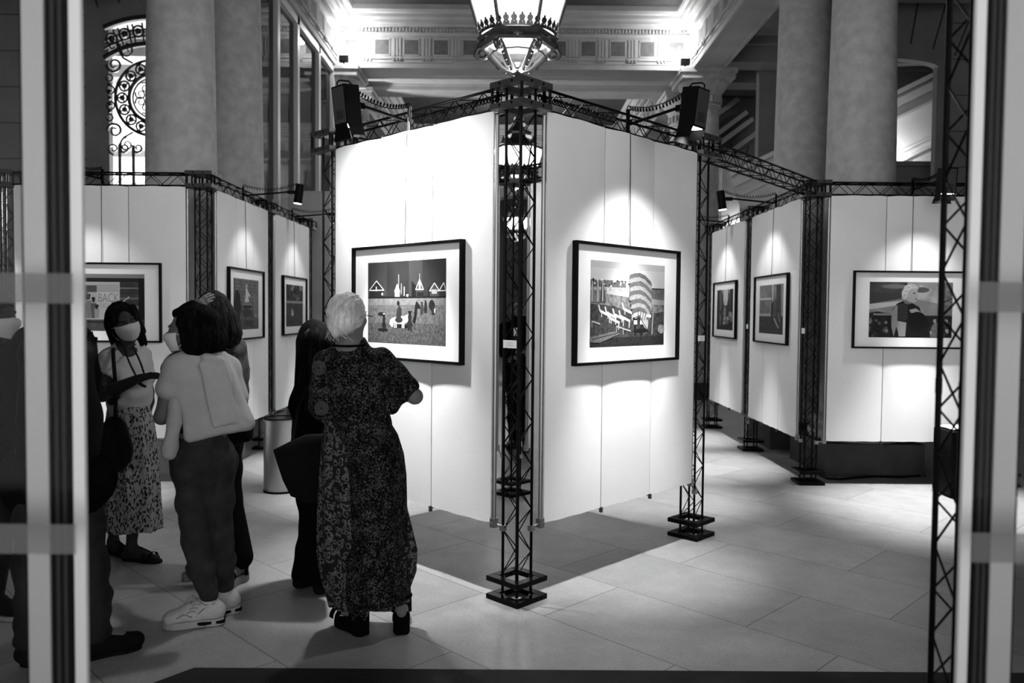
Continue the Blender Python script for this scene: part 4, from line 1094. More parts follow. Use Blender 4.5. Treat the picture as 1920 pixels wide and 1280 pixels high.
def head_prims(c, f, u, s=1.0, ears=True):
    r, f, u = basis(f, u); c = np.array(c, float); ax = np.stack([r, f, u])
    o = [e_(c + u * .018 * s - f * .012 * s, V(.073, .092, .086) * s, ax), e_(c + f * .022 * s - u * .042 * s, V(.058, .066, .078) * s, ax),
         e_(c + f * .058 * s - u * .098 * s, V(.026, .022, .020) * s, ax, .02), c_(c + f * .088 * s + u * .004 * s, c + f * .106 * s - u * .036 * s, .008 * s, .013 * s, .014),
         c_(c + f * .081 * s + u * .02 * s - r * .034 * s, c + f * .081 * s + u * .02 * s + r * .034 * s, .010 * s, .010 * s, .016),
         e_(c + f * .088 * s - u * .068 * s, V(.020, .010, .010) * s, ax, .008),
         e_(c + f * .06 * s - u * .02 * s + r * .036 * s, V(.022, .02, .02) * s, ax, .02), e_(c + f * .06 * s - u * .02 * s - r * .036 * s, V(.022, .02, .02) * s, ax, .02)]
    for sg in (-1, 1):
        o.append(cut_(e_(c + f * .094 * s + u * .001 * s + r * sg * .031 * s, V(.016, .012, .009) * s, ax, .008)))
        if ears: o.append(e_(c + r * sg * .073 * s - u * .015 * s - f * .008 * s, V(.010, .018, .030) * s, ax, .008))
    return o
def hand_prims(w, d, n, s=1.0, curl=.35, spread=.1, thumb=1, straight=None):
    """w wrist, d pointing direction, n back-of-hand normal; thumb = +1/-1 side"""
    d = nrm(d); n = nrm(np.array(n, float) - d * (np.array(n, float) @ d)); a = np.cross(d, n) * thumb   # a: towards the thumb side
    w = np.array(w, float); o = []
    for i, q in enumerate((.030, .010, -.010, -.028)):
        o.append(c_(w + a * q * .7 * s, w + d * .082 * s + a * q * s, .014 * s, .0115 * s, .012))
    o.append(c_(w - d * .02 * s, w + d * .03 * s, .023 * s, .025 * s, .015))
    Ls = (.070, .078, .073, .056)
    for i, q in enumerate((.030, .010, -.010, -.028)):
        p = w + d * .085 * s + a * q * s; dr = nrm(d + a * q * spread * 40 * .05); cu = curl if straight is None or i not in straight else .05
        L = Ls[i] * s; r0 = (.0088, .009, .0086, .0078)[i] * s
        for j, (fr, cc) in enumerate(((.44, .5), (.31, 1.0), (.25, .9))):
            ang = cu * cc * (1 + .12 * i); dr = nrm(dr * math.cos(ang) - n * math.sin(ang)); e = p + dr * L * fr
            o.append(c_(p, e, r0, r0 * .92, .004)); p = e; r0 *= .92
    p = w + d * .022 * s + a * .026 * s; dr = nrm(d * .62 + a * .78 - n * .25)
    for L, r0, r1 in ((.040, .013, .0105), (.030, .0100, .0092), (.024, .0092, .008)):
        e = p + dr * L * s; o.append(c_(p, e, r0 * s, r1 * s, .006)); p = e; dr = nrm(dr + d * .35 - n * .15)
    return o
def body_segs(J, s=1.0, fem=True):
    """tapered segments between the joints; every joint is a point of the place"""
    f = nrm(J['f']); fl = (f, 1.45); pel, nk = np.array(J['pel'], float), np.array(J['neck'], float)
    shL, shR, hL, hR = (np.array(J[x], float) for x in ('shL', 'shR', 'hipL', 'hipR'))
    r = nrm(shR - shL); rp = nrm(hR - hL); ch = lerp(nk, pel, .36); wa = lerp(nk, pel, .68)
    hd = np.array(J['head'], float); uh = np.array(J.get('hu', (0, 0, 1)), float); fh = nrm(J.get('hf', J['f']))
    T = dict(neck=[c_(nk - V(0, 0, .02), hd - uh * .06 - fh * .01, .056 * s, .050 * s)],
             torso=[c_(shL, shR, .056 * s, .056 * s, .04, fl), c_(nk, ch, .075 * s, .10 * s, .05, fl), c_(ch - r * .065 * s, ch + r * .065 * s, .105 * s, .105 * s, .04, (f, 1.3)),
                    c_(ch, wa, .115 * s, .10 * s, .05, (f, 1.25)), c_(wa - rp * .05 * s, wa + rp * .05 * s, .092 * s, .092 * s, .05, (f, 1.2)), c_(wa, pel, .105 * s, .12 * s, .05, (f, 1.15)), c_(hL, hR, .108 * s, .108 * s, .05, (f, 1.08))])
    if fem:
        for sg in (-1, 1): T['torso'].append(e_(ch + f * .075 * s + r * sg * .062 * s - V(0, 0, .02), V(.052, .048, .055) * s, None, .04))
        for sg in (-1, 1): T['torso'].append(e_(pel - f * .055 * s + rp * sg * .06 * s - V(0, 0, .045), V(.082, .082, .085) * s, None, .03))
    for S_ in 'LR':
        sh, el, wr = (np.array(J[a + S_], float) for a in ('sh', 'el', 'wr'))
        T['ua' + S_] = [c_(sh, lerp(sh, el, .5), .050 * s, .043 * s), c_(lerp(sh, el, .5), el, .043 * s, .036 * s)]
        T['fa' + S_] = [c_(el, lerp(el, wr, .35), .036 * s, .038 * s), c_(lerp(el, wr, .35), wr, .038 * s, .024 * s)]
        hp, kn, an, to = (np.array(J[a + S_], float) for a in ('hip', 'kn', 'an', 'to'))
        T['th' + S_] = [c_(hp, lerp(hp, kn, .5), .088 * s, .074 * s, .04), c_(lerp(hp, kn, .5), kn, .074 * s, .054 * s)]
        T['ca' + S_] = [c_(kn, lerp(kn, an, .35), .053 * s, .055 * s), c_(lerp(kn, an, .35), an, .055 * s, .034 * s)]
        heel = an + nrm(an - to) * V(1, 1, 0) * .035 - V(0, 0, .045)
        T['ft' + S_] = [c_(an, heel, .034 * s, .030 * s), c_(an, lerp(an, to, .6), .034 * s, .030 * s), c_(heel, to, .030 * s, .024 * s, .02)]
    return T
def seg(T, *names): return [p for n in names for p in T[n]]
ALLSEG = ('neck', 'torso', 'uaL', 'uaR', 'faL', 'faR', 'thL', 'thR', 'caL', 'caR', 'ftL', 'ftR')
def P3(px, py, Y, dz=0): q = at(px, py, Y); return V(q.x, q.y, q.z + dz)
def ring_skirt(name, rows, m, parent, n=96, fold=0.0, nf=9, ph=0.0, arc=None, thick=.004, smooth=True):
    """rows: (cx, cy, z, rx, ry, fold depth)"""
    b = MB(); rings = []
    for inner in (0, 1):
        rr = rows if not inner else rows[::-1]
        for (cx, cy, z, rx, ry, fd) in rr:
            ring = []
            for i in range(n):
                a = 2 * math.pi * i / n if arc is None else arc[0] + (arc[1] - arc[0]) * i / (n - 1)
                w = 1 + fd * (math.sin(nf * a + ph + z * 1.3) + .5 * math.sin((nf * 2 + 1) * a + 1.7 * ph + z * 2)) - (thick / rx if inner else 0)
                ring.append((cx + rx * w * math.cos(a), cy + ry * w * math.sin(a), z + .006 * math.sin(a * 5 + ph) * (fd * 20 if fd else 0)))
            rings.append(ring)
    b.loft(rings, arc is None)
    return b.build(name, m, parent, smooth, angle=70)
def shoe_prims(an, to, s=1.0, h=.0, w=.036):
    an, to = np.array(an, float), np.array(to, float); d = nrm((to - an) * V(1, 1, 0)); L = np.linalg.norm((to - an)[:2])
    hl = V(an[0], an[1], 0) - d * .045
    z0 = V(0, 0, .036 + h)
    return [c_(hl + z0, hl + d * .10 + z0, w * s, w * s), c_(hl + d * .10 + z0, hl + d * (L + .02) + z0 * .9, w * 1.0 * s, w * .95 * s), c_(an * V(1, 1, 0) + V(0, 0, .085 + h), hl + z0 + d * .03, .038 * s, .036 * s), c_(an * V(1, 1, 0) + V(0, 0, .085 + h), hl + d * .15 + z0, .036 * s, .034 * s)]
def sole_prims(an, to, z0, z1, w=.04, tail=.05, nose=.06):
    an, to = np.array(an, float), np.array(to, float); d = nrm((to - an) * V(1, 1, 0)); L = np.linalg.norm((to - an)[:2])
    a, b = V(an[0], an[1], 0) - d * tail, V(an[0], an[1], 0) + d * (L + nose); s_ = np.cross(d, V(0, 0, 1)); z = V(0, 0, (z0 + z1) / 2)
    m = lerp(a, b, .62)
    return a, m, b, d, s_
def sole(b, an, to, z0, z1, w=.042, tail=.05, nose=.03, heel=None):
    """flat sole outline extruded; with heel the back rises to that height"""
    a, m, e, d, s_ = sole_prims(an, to, z0, z1, w, tail, nose); L = np.linalg.norm(e - a)
    prof = [(0, .55), (.06, .8), (.15, .9), (.35, .78), (.5, .82), (.68, 1.0), (.82, .92), (.93, .68), (1, .3)]
    top, bot = [], []
    for t, q in prof: top.append((t, q * w))
    pts = [(t, q) for t, q in top] + [(t, -q) for t, q in top[::-1]]
    def hz(t): return z1 + (max(0, 1 - t / .55) * heel if heel else 0)
    lo_ = [a + d * L * t + s_ * q + V(0, 0, z0) for t, q in pts]; hi_ = [a + d * L * t + s_ * q + V(0, 0, hz(t)) for t, q in pts]
    b.loft([lo_, hi_], True, True)
def person(label, foot, group=None):
    return rootw('person', label, 'person', (foot[0], foot[1], 0.0), group)

# people's materials
SKIN = mat('skin', .12, .55, 0, .15); SKIND = mat('shaded_skin', .016, .6, 0, .1); SKINM = mat('mid_skin', .085, .55, 0, .15)  # darkest skin tone has the silhouette shade put into its colour

def streak(name, lo, hi, scale=(60, 60, 6), rough=.5, spec=.3, sharp=(.35, .65), bump=.3):
    if name in MATS: return MATS[name]
    m = bpy.data.materials.new(name); m.use_nodes = True; nt = m.node_tree; b = nt.nodes['Principled BSDF']
    tc = nt.nodes.new('ShaderNodeTexCoord'); mp = nt.nodes.new('ShaderNodeMapping'); mp.inputs['Scale'].default_value = scale
    n = nt.nodes.new('ShaderNodeTexNoise'); n.inputs['Scale'].default_value = 1; n.inputs['Detail'].default_value = 4
    r = nt.nodes.new('ShaderNodeMapRange'); r.inputs['From Min'].default_value, r.inputs['From Max'].default_value = sharp; r.inputs['To Min'].default_value = lo; r.inputs['To Max'].default_value = hi
    bp = nt.nodes.new('ShaderNodeBump'); bp.inputs['Strength'].default_value = bump; bp.inputs['Distance'].default_value = .004
    L = nt.links.new
    L(tc.outputs['Object'], mp.inputs[0]); L(mp.outputs[0], n.inputs['Vector']); L(n.outputs[0], r.inputs['Value']); L(r.outputs[0], b.inputs['Base Color']); L(n.outputs[0], bp.inputs['Height']); L(bp.outputs[0], b.inputs['Normal'])
    b.inputs['Roughness'].default_value = rough; b.inputs['Specular IOR Level'].default_value = spec
    MATS[name] = m; return m
HAIRD = streak('dark_hair', .0015, .009, (55, 55, 7), .85, .04, (.45, .8), .25)
def speckle(name, lo, hi, scale, thr=.56):
    m = bpy.data.materials.new(name); m.use_nodes = True; nt = m.node_tree; b = nt.nodes['Principled BSDF']
    tc = nt.nodes.new('ShaderNodeTexCoord'); n = nt.nodes.new('ShaderNodeTexNoise'); n.inputs['Scale'].default_value = scale; n.inputs['Detail'].default_value = 2; n.inputs['Distortion'].default_value = 1.2
    n2 = nt.nodes.new('ShaderNodeTexNoise'); n2.inputs['Scale'].default_value = scale / 9; n2.inputs['Detail'].default_value = 2
    ad = nt.nodes.new('ShaderNodeMath'); ad.operation = 'MULTIPLY_ADD'; ad.inputs[1].default_value = .28; ad.inputs[2].default_value = -.14
    sm = nt.nodes.new('ShaderNodeMath'); sm.operation = 'ADD'
    r = nt.nodes.new('ShaderNodeMapRange'); r.inputs['From Min'].default_value = thr; r.inputs['From Max'].default_value = thr + .05; r.inputs['To Min'].default_value = lo; r.inputs['To Max'].default_value = hi
    L = nt.links.new
    L(tc.outputs['Object'], n.inputs['Vector']); L(tc.outputs['Object'], n2.inputs['Vector']); L(n2.outputs[0], ad.inputs[0]); L(n.outputs[0], sm.inputs[0]); L(ad.outputs[0], sm.inputs[1]); L(sm.outputs[0], r.inputs['Value']); L(r.outputs[0], b.inputs['Base Color'])
    b.inputs['Roughness'].default_value = .9; b.inputs['Specular IOR Level'].default_value = .04
    MATS[name] = m; return m
def spots(name, lo, hi, scale, thr, kind='F1', stretch=(1, 1, 1), rough=.8, ringw=None):
    """cell pattern: light marks (hi) on lo where the cell distance is under thr; ringw makes rings (leopard)"""
    if name in MATS: return MATS[name]
    m = bpy.data.materials.new(name); m.use_nodes = True; nt = m.node_tree; b = nt.nodes['Principled BSDF']
    tc = nt.nodes.new('ShaderNodeTexCoord'); mp = nt.nodes.new('ShaderNodeMapping'); mp.inputs['Scale'].default_value = stretch
    n = nt.nodes.new('ShaderNodeTexNoise'); n.inputs['Scale'].default_value = scale * .9; n.inputs['Detail'].default_value = 2
    ad = nt.nodes.new('ShaderNodeMix'); ad.data_type = 'RGBA'; ad.inputs[0].default_value = .035
    v = nt.nodes.new('ShaderNodeTexVoronoi'); v.inputs['Scale'].default_value = scale
    L = nt.links.new
    L(tc.outputs['Object'], mp.inputs[0]); L(mp.outputs[0], ad.inputs[6]); L(mp.outputs[0], n.inputs['Vector']); L(n.outputs['Color'], ad.inputs[7]); L(ad.outputs[2], v.inputs['Vector'])
    cr = nt.nodes.new('ShaderNodeValToRGB'); el = cr.color_ramp.elements
    if ringw:
        el[0].position = 0; el[0].color = (hi * .6,) * 3 + (1,); el[1].position = thr; el[1].color = (lo,) * 3 + (1,)
        e = el.new(thr - ringw * .6); e.color = (hi * .6,) * 3 + (1,)
        e = el.new(min(.98, thr + ringw)); e.color = (lo,) * 3 + (1,); e = el.new(min(1, thr + ringw * 1.5)); e.color = (hi,) * 3 + (1,)
    else:
        el[0].position = thr; el[0].color = (hi,) * 3 + (1,); el[1].position = thr + .06; el[1].color = (lo,) * 3 + (1,)
    L(v.outputs['Distance'], cr.inputs[0]); L(cr.outputs[0], b.inputs['Base Color'])
    b.inputs['Roughness'].default_value = rough; b.inputs['Specular IOR Level'].default_value = .04
    MATS[name] = m; return m
def px(p, Y): return np.array([at(p[0], p[1], Y)[i] for i in range(3)])
def joints(**k):
    o = {}
    for n, v in k.items():
        o[n] = P3(*v) if (n[:2] in ('sh', 'el', 'wr', 'hi', 'kn', 'an', 'to') and n not in ('hu', 'hf')) or n in ('head', 'neck', 'pel') else np.array(v, float)
    for s in 'LR':
        if 'to' + s in o: o['to' + s][2] = max(.03, min(o['to' + s][2], .05))
    return o
def rows_px(L, Y, ry=.66, fold=.03):
    o = []
    for r in L:
        q = at(r[0], r[1], Y); rx = r[2] / FPX * Y
        o.append((q.x, Y + (r[4] if len(r) > 4 else 0), q.z, rx, rx * (r[3] if len(r) > 3 and r[3] else ry), fold * min(1, (len(o) + .3) / 3)))
    return o
def strands(name, paths, m, parent, r=.003, jit=0):
    b = MB()
    for p in paths: b.tube(p, [r * (.5 if i in (0, len(p) - 1) else 1) for i in range(len(p))], 5)
    return b.build(name, m, parent, True, angle=180)
def drape(ob, pts, lift=.003):
    """points of the photograph dropped on to the surface of ob"""
    from mathutils.bvhtree import BVHTree
    me = ob.data; par = ob.parent
    while par.get('_o') is None: par = par.parent
    off = Vector(par['_o'])
    bv = BVHTree.FromPolygons([v.co + off for v in me.vertices], [tuple(p.vertices) for p in me.polygons]); o = Vector((0, 0, EYE)); out = []
    for p in pts:
        d = (at(p[0], p[1], 1.0) - o).normalized(); h = bv.ray_cast(o, d)
        if h[0] is not None: out.append(h[0] - d * lift)
    return out
def surface_strands(name, ob, paths, m, r=.0030, lift=.002):
    b = MB()
    for q in paths:
        pts = drape(ob, q, lift)
        if len(pts) > 3 and max((pts[i + 1] - pts[i]).length for i in range(len(pts) - 1)) < .08: b.tube(pts, [r * (.4 if i in (0, len(pts) - 1) else 1) for i in range(len(pts))], 5)
    if b.v: return b.build(name, m, ob, True, angle=180)
def mask_on(J, m, parent, s=1.0):
    f = nrm(J['hf']); r, f, u = basis(f, J.get('hu', (0, 0, 1))); c = J['head']
    mp = MB(); rings = []
    for j in range(9):                                      # pleated cloth over nose and chin
        q = j / 8; v = -.112 + .106 * q; ring = []
        cd = np.interp(q, (0, .18, .5, .72, .9, 1), (.088, .098, .114, .126, .120, .108)) + .0022 * math.sin(j * 2.9)
        w = np.interp(q, (0, .3, .7, 1), (.047, .062, .068, .066))
        for i in range(21):
            a = -1.45 + 2.9 * i / 20
            ring.append(c + (r * w * math.sin(a) * 1.02 + f * (.026 + (cd - .026) * max(0, math.cos(a)) ** .75) + u * (v - .010 * abs(math.sin(a)) * (2 * q - 1) + .004 * (1 - math.cos(a)))) * s)
        rings.append(ring)
    mp.loft(rings, False); back = [[q - f * .003 for q in R_] for R_ in rings]; mp.loft(back, False)
    mp.loft([rings[0], back[0]], False); mp.loft([rings[-1], back[-1]], False)
    o = mp.build('face_mask', m, parent, True, angle=80)
    b = MB()
    for sg in (-1, 1):
        for v in (-.095, -.02): b.tube([c + (r * sg * .066 + f * .05 + u * v) * s, c + (r * sg * .078 + f * .01 + u * (v * .6 - .01)) * s, c + (r * sg * .08 - f * .02 - u * .015) * s], .0016, 5)
    b.build('ear_loop', m, o, True)
    return o
def eyes_on(J, parent, s=1.0):
    r, f, u = basis(nrm(J['hf']), J.get('hu', (0, 0, 1))); c = J['head']
    for sg in (-1, 1):
        b = MB(); p = c + (f * .0625 + r * sg * .031 + u * .001) * s; b.ball(tuple(p), .0115 * s, 12, 8)
        b.cur = 1; b.ball(tuple(p + f * .0062 * s), .0060 * s, 10, 6); b.build('eye', [mat('eye_white', .045, .5), mat('iris', .004, .2)], parent, True)
        b = MB(); b.tube([c + (f * .079 + r * sg * (.016 + .008 * i) + u * (.021 + .004 * math.sin(i * .9))) * s - f * .0035 * i * i * .15 for i in range(5)], .0032 * s, 5); b.build('eyebrow', HAIRD, parent, True)

# ---------------------------------------------------------------- grey-haired woman
MASKM = mat('pale_mask', .42, .85)
def grey_woman():
    Y = 3.80
    J = joints(head=(655, 592, Y), neck=(656, 652, 3.83), shL=(612, 686, 3.86), shR=(714, 682, 3.80), elL=(604, 772, 3.83), wrL=(640, 796, 4.04), elR=(778, 743, 3.76), wrR=(738, 728, 3.99),
               pel=(686, 868, 3.85), hipL=(662, 882, 3.86), hipR=(712, 880, 3.86), knL=(672, 1015, 3.83), knR=(738, 1008, 3.87), anL=(672, 1136, 3.80), anR=(753, 1122, 3.83), toL=(640, 1165, 3.90), toR=(752, 1170, 4.01), f=(.2, .98, 0), hf=(.42, .9, -.08))
    for s in 'LR': J['an' + s][2] = .155
    J['toL'][2] = .07; J['toR'][2] = .07
    T = body_segs(J, .95); t = person('woman with pale grey swept back hair in a dark patterned dress, seen from behind', J['anR'])
    hd = head_prims(J['head'], J['hf'], (0, 0, 1), .98)
    hp = hand_prims(J['wrR'], J['wrR'] - J['elR'], (0, 0, 1), .95, .5, thumb=-1) + hand_prims(J['wrL'], J['wrL'] - J['elL'], (-.3, 0, 1), .95, .6, thumb=1)
    T['torso'] = T['torso'][:6] + [c_(J['hipL'], J['hipR'], .085, .085, .05)]
    solid('body', ((seg(T, *ALLSEG) + hd, .008), (hp, .0035)), SKIN, t, .022)
    rt = nrm(J['shR'] - J['shL'])
    sl = [c_(J['shR'] + V(0, 0, .012), lerp(J['shR'], J['elR'], .42), .058, .064, .03), c_(lerp(J['shR'], J['elR'], .42), lerp(J['shR'], J['elR'], .74), .064, .066, .03), c_(lerp(J['shR'], J['elR'], .62), lerp(J['shR'], J['elR'], .68) - V(.06, 0, .10), .045, .04, .03),
          c_(J['shL'] + V(0, 0, .012), lerp(J['shL'], J['elL'], .5), .062, .070, .03), c_(lerp(J['shL'], J['elL'], .5), lerp(J['shL'], J['elL'], .86), .070, .072, .03),
          cut_(e_(J['neck'] + V(0, -.01, .085), V(.085, .08, .05), None, .012)), e_(J['neck'] + V(0, -.030, -.088), V(.11, .075, .075), None, .03), cut_(c_(J['elR'] + V(.01, .03, -.02), J['elR'] + V(.03, .02, -.045), .05, .05, .01))]
    DRESS = speckle('dark_speckled_dress', .0025, .062, 125, .535); LEO = spots('leopard_print_chiffon', .095, .012, 40, .34, ringw=.14)
    solid('dress_bodice', infl(T['torso'][:5], .016) + sl, DRESS, t, .03, .008, folds(38, .0035, 3))
    ro = rows_px([(674, 785, 54, .80), (688, 815, 58, .95), (698, 850, 58, 1.10), (702, 890, 58, 1.18), (703, 930, 58, 1.15), (704, 980, 58, 1.05), (706, 1040, 58, .98), (707, 1090, 60, .92), (708, 1122, 61, .92)], Y + .03, fold=.035)
    ring_skirt('dress_skirt', ro, DRESS, t, nf=7, ph=.6)
    tail = MB(); rg = []
    for k in range(5):                                      # longer hem point over the left shoe
        z = lerp([1100], [1158], k / 4)[0]; w = 24 - k * 2.5
        rg.append([px((672 - w + 2 * w * i / 8, z + 6 * math.sin(i * 1.1)), Y - .155 + .02 * math.cos(i * .8) + .012 * k) for i in range(9)])
    tail.loft(rg, False); tail.loft([[q + V(0, .006, 0) for q in r_] for r_ in rg], False); tail.build('hem_point', DRESS, t, True, angle=80)
    ro = rows_px([(662, 785, 52, .85), (668, 830, 63, .95), (675, 890, 74, .88), (681, 960, 83, .72), (688, 1030, 92, .56), (690, 1070, 88, .56), (688, 1110, 76, .56), (684, 1136, 66, .5)], Y + .07, fold=.04)
    ring_skirt('leopard_layer', ro, LEO, t, nf=11, ph=2.0)
    bo = [c_2 for c_2 in kids(t) if c_2.name.startswith('dress_bodice')][0]
    for cx_, cy_ in ((598, 690), (603, 765)):               # printed rosettes on the left sleeve
        b = MB()
        for rr in (4, 8, 12):
            q = drape(bo, [(cx_ + rr * math.cos(a), cy_ + rr * math.sin(a)) for a in np.linspace(0, 2 * math.pi, 19)[:-1]], .001)
            if len(q) > 10: b.tube(q, .0042, 5, closed=True)
        b.build('rosette', mat('rosette_print', .06, .9, 0, .05), bo)
    b = MB(); fr = []                                       # ruffled cuff of the right sleeve
    for k in range(2): fr.append([px((735 + 24 * i / 20 + k * 2, 752 + (8 + 3 * math.sin(i * 1.9)) * k - i * .5), 3.74 + .02 * math.sin(i * 1.9) * k) for i in range(21)])
    b.loft(fr, False); b.loft([[q + V(0, .005, 0) for q in r_] for r_ in fr], False); b.build('sleeve_ruffle', DRESS, t, True, angle=80)
    b = MB(); b.tube([J['neck'] + V(.082 * math.cos(a), -.01 + .08 * math.sin(a), .018 + .006 * math.sin(a)) for a in np.linspace(0, 2 * math.pi, 33)[:-1]], .006, 6, closed=True); b.build('neck_band', mat('black_band', .0022, .85, 0, .03), t, True)
    r, f, u = basis(J['hf']); c = J['head'] + u * .016 - f * .006; ax = np.stack([r, f, u])
    HG = streak('pale_grey_hair', .34, .62, (70, 70, 22), .45, .35, (.3, .7), .35)
    bun = c - f * .084 - u * .068 - r * .012
    hs = [e_(c - f * .016 + u * .006, V(.083, .092, .088), ax), e_(c - f * .045 - u * .045, V(.073, .066, .072), ax), e_(bun, V(.034, .026, .040), ax, .02), e_(bun - u * .03 + r * .008, V(.022, .020, .028), ax, .015), cut_(e_(c + f * .105 - u * .04, V(.075, .06, .085), ax, .02))]
    h = solid('hair', hs, HG, t, .02, .006, lambda X: .0018 * np.sin(40 * np.arctan2((X - bun) @ u, (X - bun) @ r)))
    rng = random.Random(4); ps = []
    for i in range(130):                                    # strands swept round the skull to the twist
        a = rng.uniform(0, 2 * math.pi); d0 = nrm(r * math.cos(a) + u * math.sin(a) + f * rng.uniform(-.25, .55)); d1 = nrm(bun - c + (r * math.cos(a) + u * math.sin(a)) * .02)
        pts = []; lift = rng.uniform(.0, .004) + (.006 if math.sin(a) < .2 else 0)
        for k in range(9):
            q = k / 8; d = nrm(d0 * (1 - q) + d1 * q + V(0, 0, 1) * .12 * math.sin(math.pi * q) * (1 if math.sin(a) > 0 else -.6)); e = c - f * .014 + u * .004
            pts.append(e + (r * (d @ r) * .083 + f * (d @ f) * .094 + u * (d @ u) * .089) * (1 + .02 * rng.random()) + d * lift)
        ps.append(pts)
    strands('hair_sweep', ps, HG, h, .0026); ps = []
    for i in range(12):                                     # loose wisps at the nape
        s0 = bun - u * .02 + r * rng.uniform(-.05, .06) + f * .01; dx, dz = rng.uniform(-.05, .06), rng.uniform(.03, .06)
        ps.append([s0 + r * dx * q ** 1.6 - u * dz * q - f * .014 * math.sin(3 * q) for q in np.linspace(0, 1, 7)])
    strands('loose_wisp', ps, HG, h, .0011)
    b = MB()
    b.tube([c + r * .082 + f * (.02 + .02 * i) - u * .012 for i in range(4)], .0022, 6); b.build('glasses_temple', BLACKP, t)
    for an, to, nm in ((J['anL'], J['toL'], 'shoe'), (J['anR'], J['toR'], 'shoe')):
        b = MB(); sole(b, an, to, 0, .032, .044, .055, .035, heel=.085)
        d = nrm((to - an) * V(1, 1, 0)); s_ = np.cross(d, V(0, 0, 1)); A = an * V(1, 1, 0)
        for q in (.10, .145): b.loft([[A + d * (q + w) + s_ * .046 * math.cos(a) + V(0, 0, .045 + .045 * math.sin(a)) for a in np.linspace(-.1, math.pi + .1, 12)] for w in (0, .035)], False)
        b.tube([A + V(0, 0, .175) + d * .044 * math.cos(a) + s_ * .044 * math.sin(a) for a in np.linspace(0, 2 * math.pi, 22)[:-1]], .009, 8, closed=True)
        b.loft([[A - d * .045 * math.cos(a) + s_ * .045 * math.sin(a) + V(0, 0, z) for a in np.linspace(-1.2, 1.2, 10)] for z in (.10, .15)], False)
        for sg in (-1, 1): b.tube([A + s_ * sg * .042 + V(0, 0, .17), A + s_ * sg * .043 + V(0, 0, .09) + d * .01], .007, 6)
        b.build('wedge_sandal', mat('black_suede', .0022, .85, 0, .03), t, False, bevel=.004)
grey_woman()

